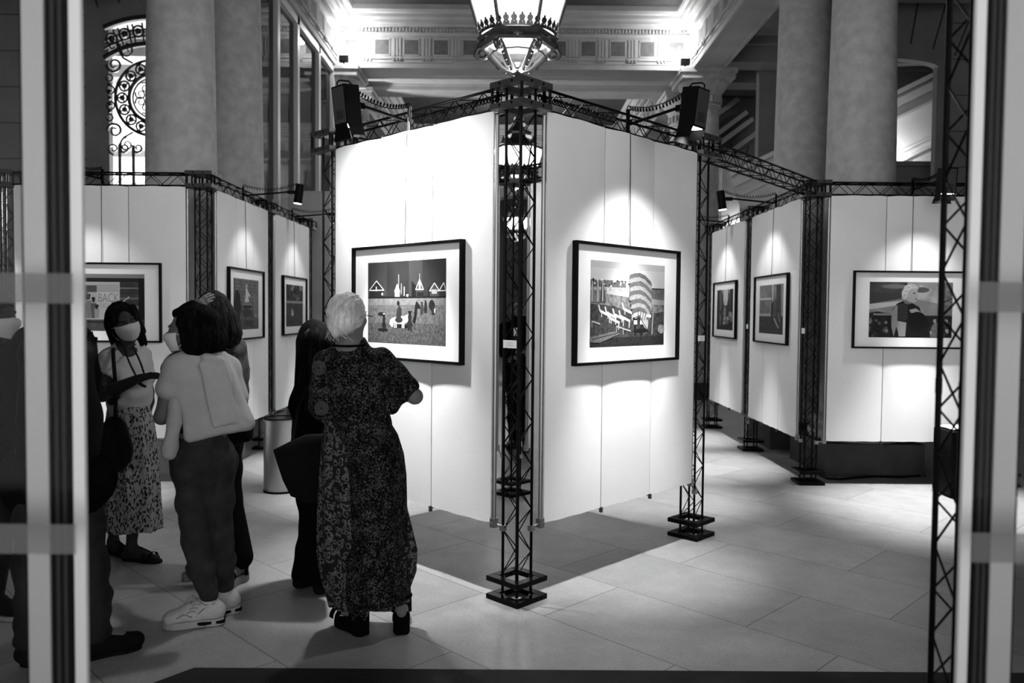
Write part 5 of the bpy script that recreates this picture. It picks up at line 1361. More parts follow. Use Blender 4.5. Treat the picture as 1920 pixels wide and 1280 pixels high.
# ---------------------------------------------------------------- woman in jeans with a sweater over her shoulders
DENIM = mat('mid_denim', .022, .9, 0, .1, noise=.35, nscale=18, bump=.2, bscale=260)
KNIT = mat('cream_sweater', .30, .95, 0, .1, noise=.08, nscale=12, bump=.35, bscale=200)
def jeans_woman():
    Y = 3.95
    J = joints(head=(354, 618, 3.93), neck=(380, 664, 3.98), shL=(326, 692, 3.93), shR=(424, 684, 4.04), elL=(303, 782, 3.88), wrL=(338, 752, 4.12), elR=(450, 772, 4.10), wrR=(405, 775, 4.24),
               pel=(379, 846, 3.98), hipL=(363, 872, 3.96), hipR=(402, 866, 4.01), knL=(366, 1010, 3.93), knR=(411, 1002, 4.02), anL=(392, 1128, 3.90), anR=(422, 1112, 4.04), toL=(338, 1160, 3.86), toR=(398, 1140, 4.0), f=(-.45, .89, 0), hf=(-.985, -.10, -.05), hu=(-.12, 0, 1))
    for s in 'LR': J['an' + s][2] = .10
    T = body_segs(J, .93); t = person('woman in jeans and white trainers with a cream sweater draped over her shoulders', J['anL'])
    hd = head_prims(J['head'], J['hf'], J['hu'], .98)
    hp = hand_prims(J['wrL'], J['wrL'] - J['elL'], (0, .3, 1), .95, .6) + hand_prims(J['wrR'], J['wrR'] - J['elR'], (0, .3, 1), .95, .6, thumb=-1)
    solid('body', ((seg(T, *ALLSEG) + hd, .008), (hp, .0035)), SKINM, t, .022)
    eyes_on(J, t, .98); mask_on(J, MASKM, t, .98)
    solid('vest_top', infl(T['torso'][:5], .010), mat('black_vest', .0022, .85, 0, .03), t, .03, .009)
    lg = []
    for s in 'LR':
        lg += infl(seg(T, 'th' + s), .014) + [c_(J['kn' + s], lerp(J['kn' + s], J['an' + s], .45), .064, .062, .03), c_(lerp(J['kn' + s], J['an' + s], .45), J['an' + s] + V(0, 0, .045), .062, .046, .03)]
    wb = lerp(J['neck'], J['pel'], .80)
    jn = solid('jeans', infl([p for p in T['torso'][5:7]], .010) + infl(T['torso'][9:], .008) + lg + [cut_(c_(wb + V(-.3, 0, .13), wb + V(.3, 0, .13), .11, .11, .01))], DENIM, t, .035, .008, folds(34, .003, 8, .9))
    STI = mat('denim_seam', .008, .9)
    b = MB()
    pk = drape(jn, [(344, 842), (346, 862), (352, 878), (372, 886), (392, 876), (395, 858), (394, 838), (380, 836), (362, 837)], .004)
    if len(pk) > 4: b.tube(pk, .0028, 5, closed=True)
    pk = drape(jn, [(344, 847), (362, 843), (380, 842), (394, 844)], .004)
    if len(pk) > 2: b.tube(pk, .002, 5)
    b.build('back_pocket', STI, t, True)
    b = MB()
    for pts in ([(405, 830), (410, 860), (407, 885), (401, 905), (398, 960), (402, 1020), (412, 1090)], [(332, 832), (366, 826), (400, 822), (426, 820)]):
        q = drape(jn, pts, .002)
        if len(q) > 2: b.tube(q, .0028, 5)
    b.build('seam', STI, t, True)
    bk = 3.87
    sw = q_(P3(340, 680, bk + .03), P3(414, 668, bk + .06), P3(462, 792, bk + .03), P3(356, 818, bk + .01), .030, .025) + q_(P3(420, 676, bk + .09), P3(444, 735, bk + .10), P3(466, 794, bk + .06), P3(436, 798, bk + .04), .024, .025)
    sw += [c_(P3(390, 666, 3.94), P3(334, 690, 3.92), .052, .072, .03), c_(P3(334, 692, 3.92), P3(318, 728, 3.90), .074, .064, .03), c_(P3(340, 700, 3.90), P3(346, 750, 3.90), .06, .04, .03), c_(P3(402, 664, 3.96), P3(426, 690, 4.01), .046, .058, .03), c_(P3(428, 690, 4.01), P3(446, 745, 4.03), .055, .05, .03),
           c_(P3(388, 670, bk + .0), P3(412, 676, bk + .01), .022, .024, .02)]
    sw += q_(P3(378, 684, bk - .006), P3(420, 678, bk + .010), P3(444, 786, bk - .006), P3(402, 800, bk - .022), .010, .010)
    s1 = solid('sweater', sw, KNIT, t, .02, .006, folds(30, .004, 5, .5))
    solid('sweater_sleeve', [c_(P3(334, 735, 3.90), P3(326, 790, 3.86), .036, .032), c_(P3(326, 790, 3.86), P3(319, 838, 3.86), .032, .030), c_(P3(319, 838, 3.86), P3(318, 849, 3.86), .036, .034)], KNIT, t, .02, .006, folds(40, .003, 2))
    b = MB(); b.ball(tuple(P3(424, 656, 3.86)), .008, 10, 6); b.build('button', BLACKP, s1)
    r, f, u = basis(J['hf'], J['hu']); c = J['head']; ax = np.stack([r, f, u])
    hs = [e_(c - f * .030 + u * .022, V(.088, .092, .096), ax), e_(P3(374, 608, 3.93), V(.098, .11, .10)), e_(P3(390, 635, 3.93), V(.085, .10, .085)), e_(P3(370, 645, 3.92), V(.075, .09, .06)), e_(P3(402, 640, 3.95), V(.055, .09, .065)), c_(c + f * .045 + u * .088, c - f * .02 + u * .112, .022, .03), e_(c + r * .055 - f * .01 - u * .05, V(.03, .06, .07), ax),
          cut_(e_(c + f * .108 - u * .035, V(.12, .080, .105), ax, .015))]
    h = solid('hair', hs, HAIRD, t, .03, .007, folds(75, .0035, 9, .5))
    rng = random.Random(5); ps = []
    for i in range(70):
        x0 = rng.uniform(330, 415); y0 = 575 + abs(x0 - 370) * .35; x1 = x0 + rng.uniform(-8, 22); y1 = rng.uniform(648, 668)
        ps.append([(lerp([x0], [x1], q)[0] + 14 * math.sin(math.pi * q) * (1 if x0 > 370 else -.4) + 2.5 * math.sin(q * 9 + i), lerp([y0], [y1], q)[0]) for q in np.linspace(.05, 1, 12)])
    surface_strands('hair_curl', h, ps, HAIRD, .0036); ps = []
    for i in range(7): ps.append([P3(345 - i * 2, 655, 3.90), P3(320 + i, 664 + i * 2, 3.88), P3(312 + i * 2, 676 + i, 3.87)])
    strands('loose_curl', ps, HAIRD, h, .0022)
    SNK = mat('white_trainer', .36, .7, 0, .3, noise=.12, nscale=25)
    for s in 'LR':
        an, to = J['an' + s], J['to' + s]; d = nrm((to - an) * V(1, 1, 0)); s_ = np.cross(d, V(0, 0, 1))
        A = an * V(1, 1, 0)
        pr = [c_(A - d * .035 + V(0, 0, .062), A + d * .06 + V(0, 0, .06), .044, .043), c_(A + d * .06 + V(0, 0, .06), A + d * .16 + V(0, 0, .046), .043, .040), e_(A + d * .17 + V(0, 0, .042), V(.045, .045, .034)), c_(A + V(0, 0, .10), A - d * .02 + V(0, 0, .07), .042, .044), c_(A + d * .045 + V(0, 0, .10), A + d * .10 + V(0, 0, .075), .032, .034)]
        so = solid('trainer', pr, SNK, t, .02, .006)
        b = MB(); sole(b, A - d * .01, A + d * .185, .0, .034, .056, .060, .026); so2 = b.build('sole', mat('trainer_sole', .30, .6), so, False, bevel=.004)
        b = MB(); sole(b, A - d * .02, A + d * .05, .013, .026, .0605, .056, .015); b.build('sole_stripe', BLACKP, so)
        if s == 'L':
            b = MB()
            for L_ in ([(350, 1150), (358, 1146), (366, 1147)], [(355, 1143), (363, 1139), (371, 1140)], [(360, 1136), (368, 1132), (376, 1134)], [(364, 1129), (372, 1126), (380, 1128)]): 
                q = drape(so, L_, .002)
                if len(q) == 3: b.tube(q, .0038, 6)
            top = drape(so, [(368, 1127)], .004)
            if top: b.tube([top[0], top[0] + Vector((-.03, -.01, .025)), top[0] + Vector((-.045, -.01, .005)), top[0] + Vector((-.02, -.01, -.008))], .0028, 6); b.tube([top[0], top[0] + Vector((-.01, -.02, .035)), top[0] + Vector((.012, -.02, .02))], .0028, 6)
            b.build('lace', mat('trainer_lace', .25, .8), so, True)
            b = MB()
            for L_ in ([(330, 1160), (345, 1152), (360, 1157)], [(366, 1165), (372, 1150), (384, 1140)], [(380, 1165), (388, 1150), (400, 1140)], [(396, 1163), (404, 1150), (412, 1140)], [(372, 1128), (386, 1134), (402, 1132)]):
                q = drape(so, L_, .0005)
                if len(q) == 3: b.tube(q, .0026, 5)
            b.build('overlay_seam', mat('trainer_seam', .14, .8), so, True)
jeans_woman()

# ---------------------------------------------------------------- masked woman facing the camera
def masked_woman():
    J = joints(head=(231, 601, 4.88), neck=(238, 655, 4.90), shR=(203, 676, 4.84), shL=(262, 668, 5.0), elR=(192, 740, 4.78), wrR=(256, 711, 4.60), elL=(276, 735, 5.08), wrL=(274, 785, 5.03),
               pel=(243, 785, 4.94), hipR=(228, 798, 4.92), hipL=(258, 796, 4.98), knR=(222, 905, 4.96), knL=(256, 905, 4.92), anR=(212, 1012, 5.02), anL=(246, 1028, 4.88), toR=(232, 1034, 4.96), toL=(294, 1048, 4.84), f=(.5, -.86, 0), hf=(.66, -.74, -.10), hu=(-.40, 0, 1))
    for s in 'LR': J['an' + s][2] = .075
    T = body_segs(J, .85); T2 = body_segs(J, 1.08); T.update({k_: T2[k_] for k_ in ('uaL', 'uaR', 'faL', 'faR')}); t = person('woman in a pale face mask and bead necklace facing the camera, with bobbed dark hair', J['anL'])
    hd = head_prims(J['head'], J['hf'], J['hu'], 1.0)
    hp = hand_prims(J['wrR'], V(.93, -.15, .26), (-.2, -.4, .9), .95, .22, thumb=1) + hand_prims(J['wrL'], V(.1, -.1, -1), (1, 0, 0), .9, .4, thumb=-1)
    solid('body', ((seg(T, *ALLSEG) + hd, .008), (hp, .0035)), SKIND, t, .022)
    eyes_on(J, t); mask_on(J, mat('worn_mask', .23, .85), t, 1.04)
    TEE = mat('pale_tee', .21, .95, 0, .1, noise=.08, nscale=10)
    sl = [c_(J['sh' + s] + V(0, 0, .01), lerp(J['sh' + s], J['el' + s], .55), .060, .070, .03) for s in 'LR']
    solid('t_shirt', infl(T['torso'][:6] + T['torso'][7:9], .012) + sl + [cut_(e_(J['neck'] + V(.01, -.05, .045), V(.055, .06, .05), None, .012)), cut_(c_(lerp(J['shR'], J['elR'], .66), J['elR'], .08, .09, .006))], TEE, t, .03, .008, folds(40, .004, 1, .7))
    ro = rows_px([(241, 760, 37, .8), (244, 790, 43, .8), (246, 830, 46, .8), (247, 880, 49, .8), (248, 930, 51, .8), (249, 970, 53, .8), (249, 990, 54, .8)], 4.93, fold=.05)
    ring_skirt('patterned_skirt', ro, spots('skirt_leaf_print', .16, .010, 52, .42, stretch=(1.6, 1.6, .8)), t, nf=9, ph=1.0)
    r, f, u = basis(J['hf'], J['hu']); c = J['head']; ax = np.stack([r, f, u])
    hs = [e_(c - f * .018 + u * .020, V(.089, .100, .097), ax), c_(c - r * .068 - f * .01 + u * .02, c - r * .074 - f * .02 - u * .15, .033, .028), c_(c + r * .068 - f * .015 + u * .02, c + r * .066 - f * .015 - u * .14, .026, .022),
          c_(c - f * .06 + u * .0, c - f * .07 - u * .14, .07, .055), c_(c - r * .05 - f * .05 - u * .02, c - r * .06 - f * .05 - u * .16, .05, .04), c_(c + r * .05 - f * .05 - u * .02, c + r * .055 - f * .05 - u * .16, .05, .04), c_(c - r * .062 + f * .055 + u * .07, c - r * .078 + f * .035 - u * .09, .022, .022),
          cut_(c_(c + f * .13 + u * .035, c + f * .125 - u * .16, .070, .066, .015))]
    h = solid('hair', hs, HAIRD, t, .025, .007, lambda X: .003 * np.sin(30 * np.arctan2((X - c) @ f, (X - c) @ r) + 2 * np.sin(((X - c) @ u) * 20)))
    ps = []; rng = random.Random(3)
    for i in range(60):
        a = rng.uniform(.75, 2 * math.pi - .75); d = f * math.cos(a) * .095 + r * math.sin(a) * .091
        ps.append([c - f * .015 + d * (.25 + .75 * min(1, q * 1.6)) + u * (.118 - .30 * q ** 1.3) + d * .06 * math.sin(q * 5 + i) for q in np.linspace(0, 1, 8)])
    strands('hair_fringe', ps, HAIRD, h, .0024)
    nb = MB(); ch = J['neck']
    bd = []
    for sg, (a, b2) in ((-1, ((233, 652), (256, 706))), (1, ((249, 650), (271, 703)))):
        for k in range(16):
            q = k / 15; p = px((a[0] + (b2[0] - a[0]) * q + sg * 2.0 * math.sin(math.pi * q), a[1] + (b2[1] - a[1]) * q), 4.735 - .05 * math.sin(math.pi * q * .8)); nb.ball(tuple(p), .0066, 10, 6)
    nb.tube([px((233, 652), 4.737), px((228, 646), 4.80), px((240, 641), 5.0), px((254, 645), 4.86), px((249, 650), 4.737)], .004, 6)
    nb.build('bead_necklace', mat('dark_bead', .0022, .85, 0, .12), t, True)
    for s in 'LR':
        an, to = J['an' + s], J['to' + s]; A = an * V(1, 1, 0); d = nrm((to - an) * V(1, 1, 0)); s_ = np.cross(d, V(0, 0, 1)); b = MB(); sole(b, A, A + d * .18, 0, .018, .044, .05, .03)
        for q in (.10, .14): b.loft([[A + d * (q + w) + s_ * .042 * math.cos(a) + V(0, 0, .03 + .035 * math.sin(a)) for a in np.linspace(0, math.pi, 12)] for w in (0, .022)], False)
        b.tube([A + d * .13 + V(0, 0, .062), A + d * .06 + V(0, 0, .085)], .008, 6); b.build('flat_sandal', mat('dark_leather', .0022, .85, 0, .12), t, bevel=.003)
    return J
JM = masked_woman()
b = MB(); bt = rootw('handbag', 'black slouchy handbag hanging at the hip of the masked woman', 'bag', tuple(P3(206, 880, 4.60)))
LEA = mat('black_leather', .0022, .85, 0, .12)
solid('bag_body', [e_(P3(207, 845, 4.60), V(.125, .085, .135)), e_(P3(216, 810, 4.62), V(.075, .055, .09)), e_(P3(190, 850, 4.58), V(.085, .07, .10))], LEA, bt, .05, .008, folds(40, .004, 4))
b.tube([P3(x, y, Y) for x, y, Y in ((216, 790, 4.63), (217, 755, 4.68), (216, 712, 4.72), (213, 676, 4.75), (212, 655, 4.80), (216, 652, 4.92))], .011, 8); b.build('strap', LEA, bt, True)

# ---------------------------------------------------------------- woman in a denim jacket, hand on her hair
def jacket_woman():
    Y = 4.56
    J = joints(head=(401, 584, Y), neck=(410, 634, 4.58), shL=(384, 664, 4.60), shR=(437, 656, 4.56), elR=(446, 732, 4.60), wrR=(436, 795, 4.52), elL=(356, 660, 4.44), wrL=(362, 588, 4.46),
               pel=(408, 812, 4.62), hipL=(396, 826, 4.62), hipR=(420, 824, 4.62), knL=(400, 930, 4.64), knR=(432, 932, 4.58), anL=(402, 1040, 4.66), anR=(450, 1054, 4.52), toL=(380, 1060, 4.6), toR=(428, 1080, 4.42), f=(-.25, .97, 0), hf=(-.45, .88, 0), hu=(0, 0, 1))
    for s in 'LR': J['an' + s][2] = .12
    T = body_segs(J, .93); t = person('long haired woman in a denim jacket with a hand on her head', J['anR'])
    hd = head_prims(J['head'], J['hf'], J['hu'], .98)
    hnd = hand_prims(J['wrL'], P3(388, 558, 4.47) - J['wrL'], V(-.35, -.85, .45), .95, .30, .25, thumb=-1) + hand_prims(J['wrR'], V(0, -.1, -1), (1, -.2, 0), .95, .4)
    solid('body', ((seg(T, *ALLSEG) + hd, .008), (hnd, .0035)), SKIN, t, .022)
    JK = mat('pale_denim', .055, .9, 0, .1, noise=.4, nscale=22, bump=.2, bscale=200)
    solid('denim_jacket', infl(T['torso'][:6] + T['torso'][7:9], .020) + infl(seg(T, 'uaL', 'uaR'), .022) + infl(seg(T, 'faR'), .02) + [c_(J['elL'], lerp(J['elL'], J['wrL'], .7), .056, .048)], JK, t, .03, .008, folds(44, .005, 6, .8))
    b = MB()
    for y in (655, 662, 670, 678): b.tube([P3(430 + i * 4, y - i * 1.5, 4.478 + .012 * abs(i - 2)) for i in range(4)], .003, 5)
    b.build('jacket_crease', mat('denim_fold', .03, .9), t, True)
    tr = []
    for s in 'LR': tr += infl(seg(T, 'th' + s), .012) + [c_(J['kn' + s], J['an' + s] + V(0, 0, .02), .062, .074, .03)]
    solid('trousers', infl(T['torso'][5:7], .008) + infl(T['torso'][9:], .008) + tr, mat('black_trousers', .0022, .85, 0, .03), t, .03, .009)
    c = J['head']
    HB = streak('brown_hair', .004, .030, (50, 50, 5), .8, .06, (.4, .75), .3)
    hs = [e_(P3(400, 582, Y), V(.098, .105, .115)), c_(P3(412, 590, 4.54), P3(428, 630, 4.52), .085, .070), c_(P3(395, 600, 4.54), P3(400, 660, 4.52), .08, .06), c_(P3(430, 600, 4.52), P3(440, 622, 4.50), .055, .035)]
    h = solid('hair', hs, HB, t, .03, .007, folds(60, .004, 12, .25))
    ps = []; rng = random.Random(8)
    for i in range(60):
        x0 = rng.uniform(375, 425); x1 = 385 + (x0 - 375) * 1.25 + rng.uniform(-4, 6)
        ps.append([(x0 + (x1 - x0) * q + 10 * math.sin(q * 2.6) * ((x0 - 375) / 50), 550 + (x0 - 400) ** 2 * .02 + (626 - 550) * q) for q in np.linspace(.05, 1, 10)])
    surface_strands('hair_strand', h, ps, HB, .0036)
    b = MB(); b.tube([P3(370 + 2.2 * math.cos(a), 566 + 2.5 * math.sin(a), 4.36) for a in np.linspace(0, 6.28, 12)[:-1]], .002, 5, closed=True); b.build('ring', STEEL, t)
    for s in 'LR':
        an, to = J['an' + s], J['to' + s]; A = an * V(1, 1, 0); d = nrm((to - an) * V(1, 1, 0)); s_ = np.cross(d, V(0, 0, 1)); b = MB(); sole(b, A, A + d * .17, 0, .045, .046, .05, .03)
        sh = b.build('platform_sandal', mat('sandal_sole', .14, .7), t, bevel=.004)
        b = MB()
        for q in (.09, .13): b.loft([[A + d * (q + w) + s_ * .045 * math.cos(a) + V(0, 0, .05 + .045 * math.sin(a)) for a in np.linspace(0, math.pi, 12)] for w in (0, .03)], False)
        b.tube([A + V(0, 0, .14) + d * .043 * math.cos(a) + s_ * .043 * math.sin(a) for a in np.linspace(0, 6.28, 20)[:-1]], .009, 6, closed=True)
        for sg in (-1, 1): b.tube([A + s_ * sg * .043 + V(0, 0, .14), A + s_ * sg * .044 + V(0, 0, .04)], .011, 6)
        b.tube([A - d * .043 + V(0, 0, .15), A - d * .046 + V(0, 0, .05)], .014, 6)
        b.build('strap', BLACKP, sh, True)
jacket_woman()
bt = rootw('shoulder_bag', 'black soft bag behind the hip of the woman in jeans', 'bag', tuple(P3(448, 830, 4.44)))
solid('bag_body', q_(P3(425, 800, 4.44), P3(466, 795, 4.46), P3(462, 815, 4.46), P3(436, 828, 4.44), .035), LEA, bt, .02, .007, folds(50, .004, 7))
b = MB(); b.tube([P3(432, 796, 4.44), P3(438, 750, 4.47), P3(440, 700, 4.47), P3(432, 668, 4.48)], .008, 6); b.build('strap', LEA, bt, True)

# ---------------------------------------------------------------- woman in black with a tote
def black_woman():
    J = joints(head=(593, 636, 4.44), neck=(594, 690, 4.45), shL=(576, 716, 4.42), shR=(622, 712, 4.52), elL=(572, 790, 4.40), wrL=(580, 852, 4.36), elR=(632, 790, 4.56), wrR=(628, 850, 4.52),
               pel=(596, 862, 4.47), hipL=(588, 878, 4.46), hipR=(612, 876, 4.49), knL=(584, 985, 4.46), knR=(610, 988, 4.44), anL=(574, 1082, 4.44), anR=(606, 1104, 4.36), toL=(600, 1092, 4.50), toR=(622, 1112, 4.46), f=(.4, .92, 0), hf=(.5, .86, 0))
    for s in 'LR': J['an' + s][2] = .08
    T = body_segs(J, .93); t = person('long haired woman all in black beside the grey haired woman', J['anL'])
    hnd = hand_prims(J['wrL'], V(.1, .1, -1), (-1, -.2, 0), .95, .7) + hand_prims(J['wrR'], V(.1, .1, -1), (1, -.2, 0), .95, .5, thumb=-1)
    solid('body', ((seg(T, *ALLSEG) + head_prims(J['head'], J['hf'], (0, 0, 1), .96), .008), (hnd, .0035)), SKINM, t, .022)
    BT = mat('black_cloth', .0022, .85, 0, .03)
    solid('top', infl(T['torso'], .014) + infl(seg(T, 'uaL', 'uaR', 'faL', 'faR'), .012), BT, t, .03, .009, folds(40, .004, 2))
    tr = []
    for s in 'LR': tr += infl(seg(T, 'th' + s), .014) + [c_(J['kn' + s], lerp(J['kn' + s], J['an' + s], .5), .062, .066, .03), c_(lerp(J['kn' + s], J['an' + s], .5), J['an' + s] - V(0, 0, .01), .066, .078, .03)]
    solid('trousers', infl(T['torso'][5:7], .012) + infl(T['torso'][9:], .010) + tr + [cut_(e_(J['an' + s] - V(0, 0, .085), V(.12, .12, .055), None, .01)) for s in 'LR'], BT, t, .03, .009, folds(36, .004, 3))
    hs = [e_(P3(592, 634, 4.44), V(.092, .105, .108)), c_(P3(580, 645, 4.40), P3(572, 760, 4.36), .075, .055), c_(P3(600, 645, 4.42), P3(596, 750, 4.38), .085, .05), c_(P3(572, 760, 4.36), P3(570, 785, 4.36), .05, .025)]
    h = solid('hair', hs, HAIRD, t, .03, .008, folds(60, .004, 15, .15))
    ps = []; rng = random.Random(9)
    for i in range(60):
        x0 = rng.uniform(574, 606); x1 = rng.uniform(560, 592)
        ps.append([(x0 + (x1 - x0) * q - 14 * math.sin(math.pi * min(1, q * 1.3)) * (1 if x0 < 590 else -.5) + 1.5 * math.sin(7 * q + i), 604 + abs(x0 - 590) * .8 + 180 * q) for q in np.linspace(.03, rng.uniform(.85, 1), 10)])
    surface_strands('hair_strand', h, ps, HAIRD, .0036)
    b = MB(); b.loft([[P3(571 + 9 * i / 4, 622 - 7 * i / 4 + k * 4, 4.315 + .01 * abs(i - 2)) for i in range(5)] for k in range(2)], False); b.build('hair_clip', STEEL, t)
    for s in 'LR':
        an, to = J['an' + s], J['to' + s]; solid('shoe', shoe_prims(an, an + nrm((to - an) * V(1, 1, 0)) * .15), mat('black_shoe', .0022, .85, 0, .12), t, .02, .007)
black_woman()
tt = rootw('tote_bag', 'large black tote bag in front of the steel bin', 'bag', tuple(P3(575, 940, 4.22)))
b = MB(); fr = [(512, 843), (540, 829), (575, 814), (622, 812), (628, 870), (622, 940), (580, 942), (545, 930), (530, 900), (520, 870)]
A_ = [P3(x, y, 4.16 + .0 * i) for i, (x, y) in enumerate(fr)]; B_ = [P3(x + (2 if x < 560 else -2), y, 4.30) for x, y in fr]; cA = sum(A_) / len(A_); cB = sum(B_) / len(B_)
md = [[a + (q - a) * w + V(0, o, 0) for a in A_] for q, w, o in ((cA, .35, -.025), (cA, .06, -.012))] + [A_] + [B_] + [[a + (cB - a) * w + V(0, o, 0) for a in B_] for w, o in ((.06, .012), (.35, .025))]
b.loft(md, True, True); b.build('bag_body', LEA, tt, True, angle=60)
b = MB(); b.tube([P3(548, 828, 4.2), P3(560, 760, 4.27), P3(580, 720, 4.32), P3(600, 720, 4.34), P3(612, 760, 4.3), P3(612, 814, 4.2)], .009, 8); b.build('handle', LEA, tt, True)

# ---------------------------------------------------------------- man in the foreground behind the door frame
def door_man():
    Y = 3.5
    J = joints(head=(112, 540, Y), neck=(108, 606, Y), shL=(52, 655, 3.46), shR=(150, 652, 3.58), elL=(35, 770, 3.45), wrL=(60, 850, 3.52), elR=(158, 770, 3.56), wrR=(140, 850, 3.62),
               pel=(108, 885, 3.53), hipL=(86, 900, 3.50), hipR=(134, 900, 3.56), knL=(62, 1060, 3.46), knR=(170, 1058, 3.56), anL=(62, 1210, 3.42), anR=(178, 1192, 3.50), toL=(105, 1240, 3.40), toR=(258, 1200, 3.60), f=(.55, .83, 0), hf=(.7, .7, 0))
    for s in 'LR': J['an' + s][2] = .11
    T = body_segs(J, 1.08, False); t = person('man in black jacket and jeans standing behind the left door frame, black boots', J['anR'])
    hnd = hand_prims(J['wrR'], V(.2, .2, -1), (1, -.3, 0), 1.05, .5, thumb=-1) + hand_prims(J['wrL'], V(.2, .2, -1), (-1, -.3, 0), 1.05, .5)
    solid('body', ((seg(T, *ALLSEG) + head_prims(J['head'], J['hf'], (0, 0, 1), 1.03), .009), (hnd, .004)), SKIN, t, .025)
    solid('hair', [e_(J['head'] + V(-.015, -.02, .03), V(.092, .10, .095)), cut_(e_(J['head'] + V(.10, .10, -.05), V(.10, .10, .10), None, .02))], HAIRD, t, .02, .008)
    solid('jacket', infl(T['torso'], .022) + infl(seg(T, 'uaL', 'uaR', 'faL', 'faR'), .018) + [c_(J['pel'] - V(.1, 0, .03), J['pel'] + V(.1, 0, -.03), .155, .155)], mat('black_jacket', .0022, .85, 0, .03), t, .04, .009, folds(30, .006, 3))
    lg = []
    for s in 'LR': lg += infl(seg(T, 'th' + s), .016) + [c_(J['kn' + s], lerp(J['kn' + s], J['an' + s], .5), .072, .074, .03), c_(lerp(J['kn' + s], J['an' + s], .5), J['an' + s] + V(0, 0, .0), .074, .068, .03)]
    def crumple(X):
        h = np.clip((.55 - X[:, 2]) / .5, 0, 1)
        return .007 * np.sin(X[:, 2] * 75 + 3 * np.sin(X[:, 0] * 20)) * h + folds(30, .005, 4, .8)(X)
    solid('jeans', infl(T['torso'][5:], .012) + lg + [cut_(e_(J['an' + s] - V(0, 0, .11), V(.2, .2, .07), None, .008)) for s in 'LR'], mat('dark_denim', .016, .9, 0, .1, noise=.5, nscale=12, bump=.2, bscale=220), t, .03, .009, crumple)
    for s in 'LR':
        an, to = J['an' + s], J['to' + s]; d = nrm((to - an) * V(1, 1, 0)); bt_ = solid('boot', shoe_prims(an, an + d * .19, 1.15, .012), mat('black_boot', .0022, .85, 0, .12), t, .025, .008)
        b = MB(); sole(b, an, an + d * .19, 0, .018, .040, .05, .0); b.build('sole', BLACKP, bt_, bevel=.004)
door_man()
bp = rootw('backpack', 'black backpack on the back of the man behind the door frame', 'bag', tuple(P3(120, 860, 3.36)))
solid('pack_body', q_(P3(78, 665, 3.36), P3(140, 668, 3.42), P3(142, 840, 3.40), P3(70, 850, 3.34), .080) + [q_(P3(150, 630, 3.44), P3(181, 634, 3.47), P3(172, 664, 3.46), P3(155, 690, 3.44), .010), e_(P3(150, 790, 3.44), V(.09, .09, .14))], BLACKP, bp, .04, .009, folds(30, .005, 9))
b = MB(); b.tube([P3(162, 640, 3.42), P3(166, 624, 3.41), P3(172, 622, 3.41), P3(174, 636, 3.42)], .005, 6); b.build('loop', BLACKP, bp, True)

# ---------------------------------------------------------------- masked person at the far left edge
def edge_person():
    J = joints(head=(-8, 592, 4.02), neck=(-16, 650, 4.04), shL=(-14, 690, 4.20), shR=(-10, 692, 3.86), elL=(-4, 780, 4.24), wrL=(28, 800, 4.22), elR=(0, 790, 3.83), wrR=(34, 830, 3.92),
               pel=(-18, 870, 4.03), hipL=(-18, 885, 4.10), hipR=(-18, 885, 3.96), knL=(-24, 1000, 4.10), knR=(-8, 1005, 3.95), anL=(-40, 1110, 4.10), anR=(-14, 1118, 3.97), toL=(4, 1130, 4.06), toR=(26, 1146, 3.94), f=(.97, -.1, 0), hf=(.96, -.22, 0))
    for s in 'LR': J['an' + s][2] = .09
    T = body_segs(J, 1.0, False); t = person('masked person in dark clothes seen through the glass at the left edge', J['anR'])
    hnd = hand_prims(J['wrR'], V(1, .1, .0), (0, -.4, .9), 1, .6) + hand_prims(J['wrL'], V(1, -.1, 0), (0, .4, .9), 1, .6, thumb=-1)
    solid('body', ((seg(T, *ALLSEG) + head_prims(J['head'], J['hf'], (0, 0, 1), 1.0), .009), (hnd, .004)), SKIND, t, .025)
    eyes_on(J, t); mask_on(J, MASKM, t, 1.03)
    solid('hair', [e_(J['head'] + V(-.02, .0, .035), V(.098, .092, .098)), cut_(e_(J['head'] + V(.13, -.03, -.05), V(.085, .12, .12), None, .02))], HAIRD, t, .02, .008)
    solid('coat', infl(T['torso'], .030) + infl(seg(T, 'uaL', 'uaR', 'faL', 'faR'), .024) + [c_(J['pel'], J['pel'] - V(0, 0, .16), .16, .15)], mat('black_coat', .0022, .85, 0, .03), t, .04, .01, folds(30, .005, 3))
    lg = []
    for s in 'LR': lg += infl(seg(T, 'th' + s, 'ca' + s), .016)
    solid('trousers', lg, mat('dark_trousers', .010, .9, 0, .1), t, .03, .01)
    for s in 'LR':
        an = J['an' + s]; d = nrm((J['to' + s] - an) * V(1, 1, 0)); so = solid('shoe', shoe_prims(an, an + d * .17, 1.05, .012), mat('black_shoe', .0022, .85, 0, .12), t, .02, .008)
        b = MB(); sole(b, an, an + d * .18, 0, .022, .05, .055, .03); b.build('sole', mat('pale_sole', .25, .7), so, bevel=.004)
edge_person()

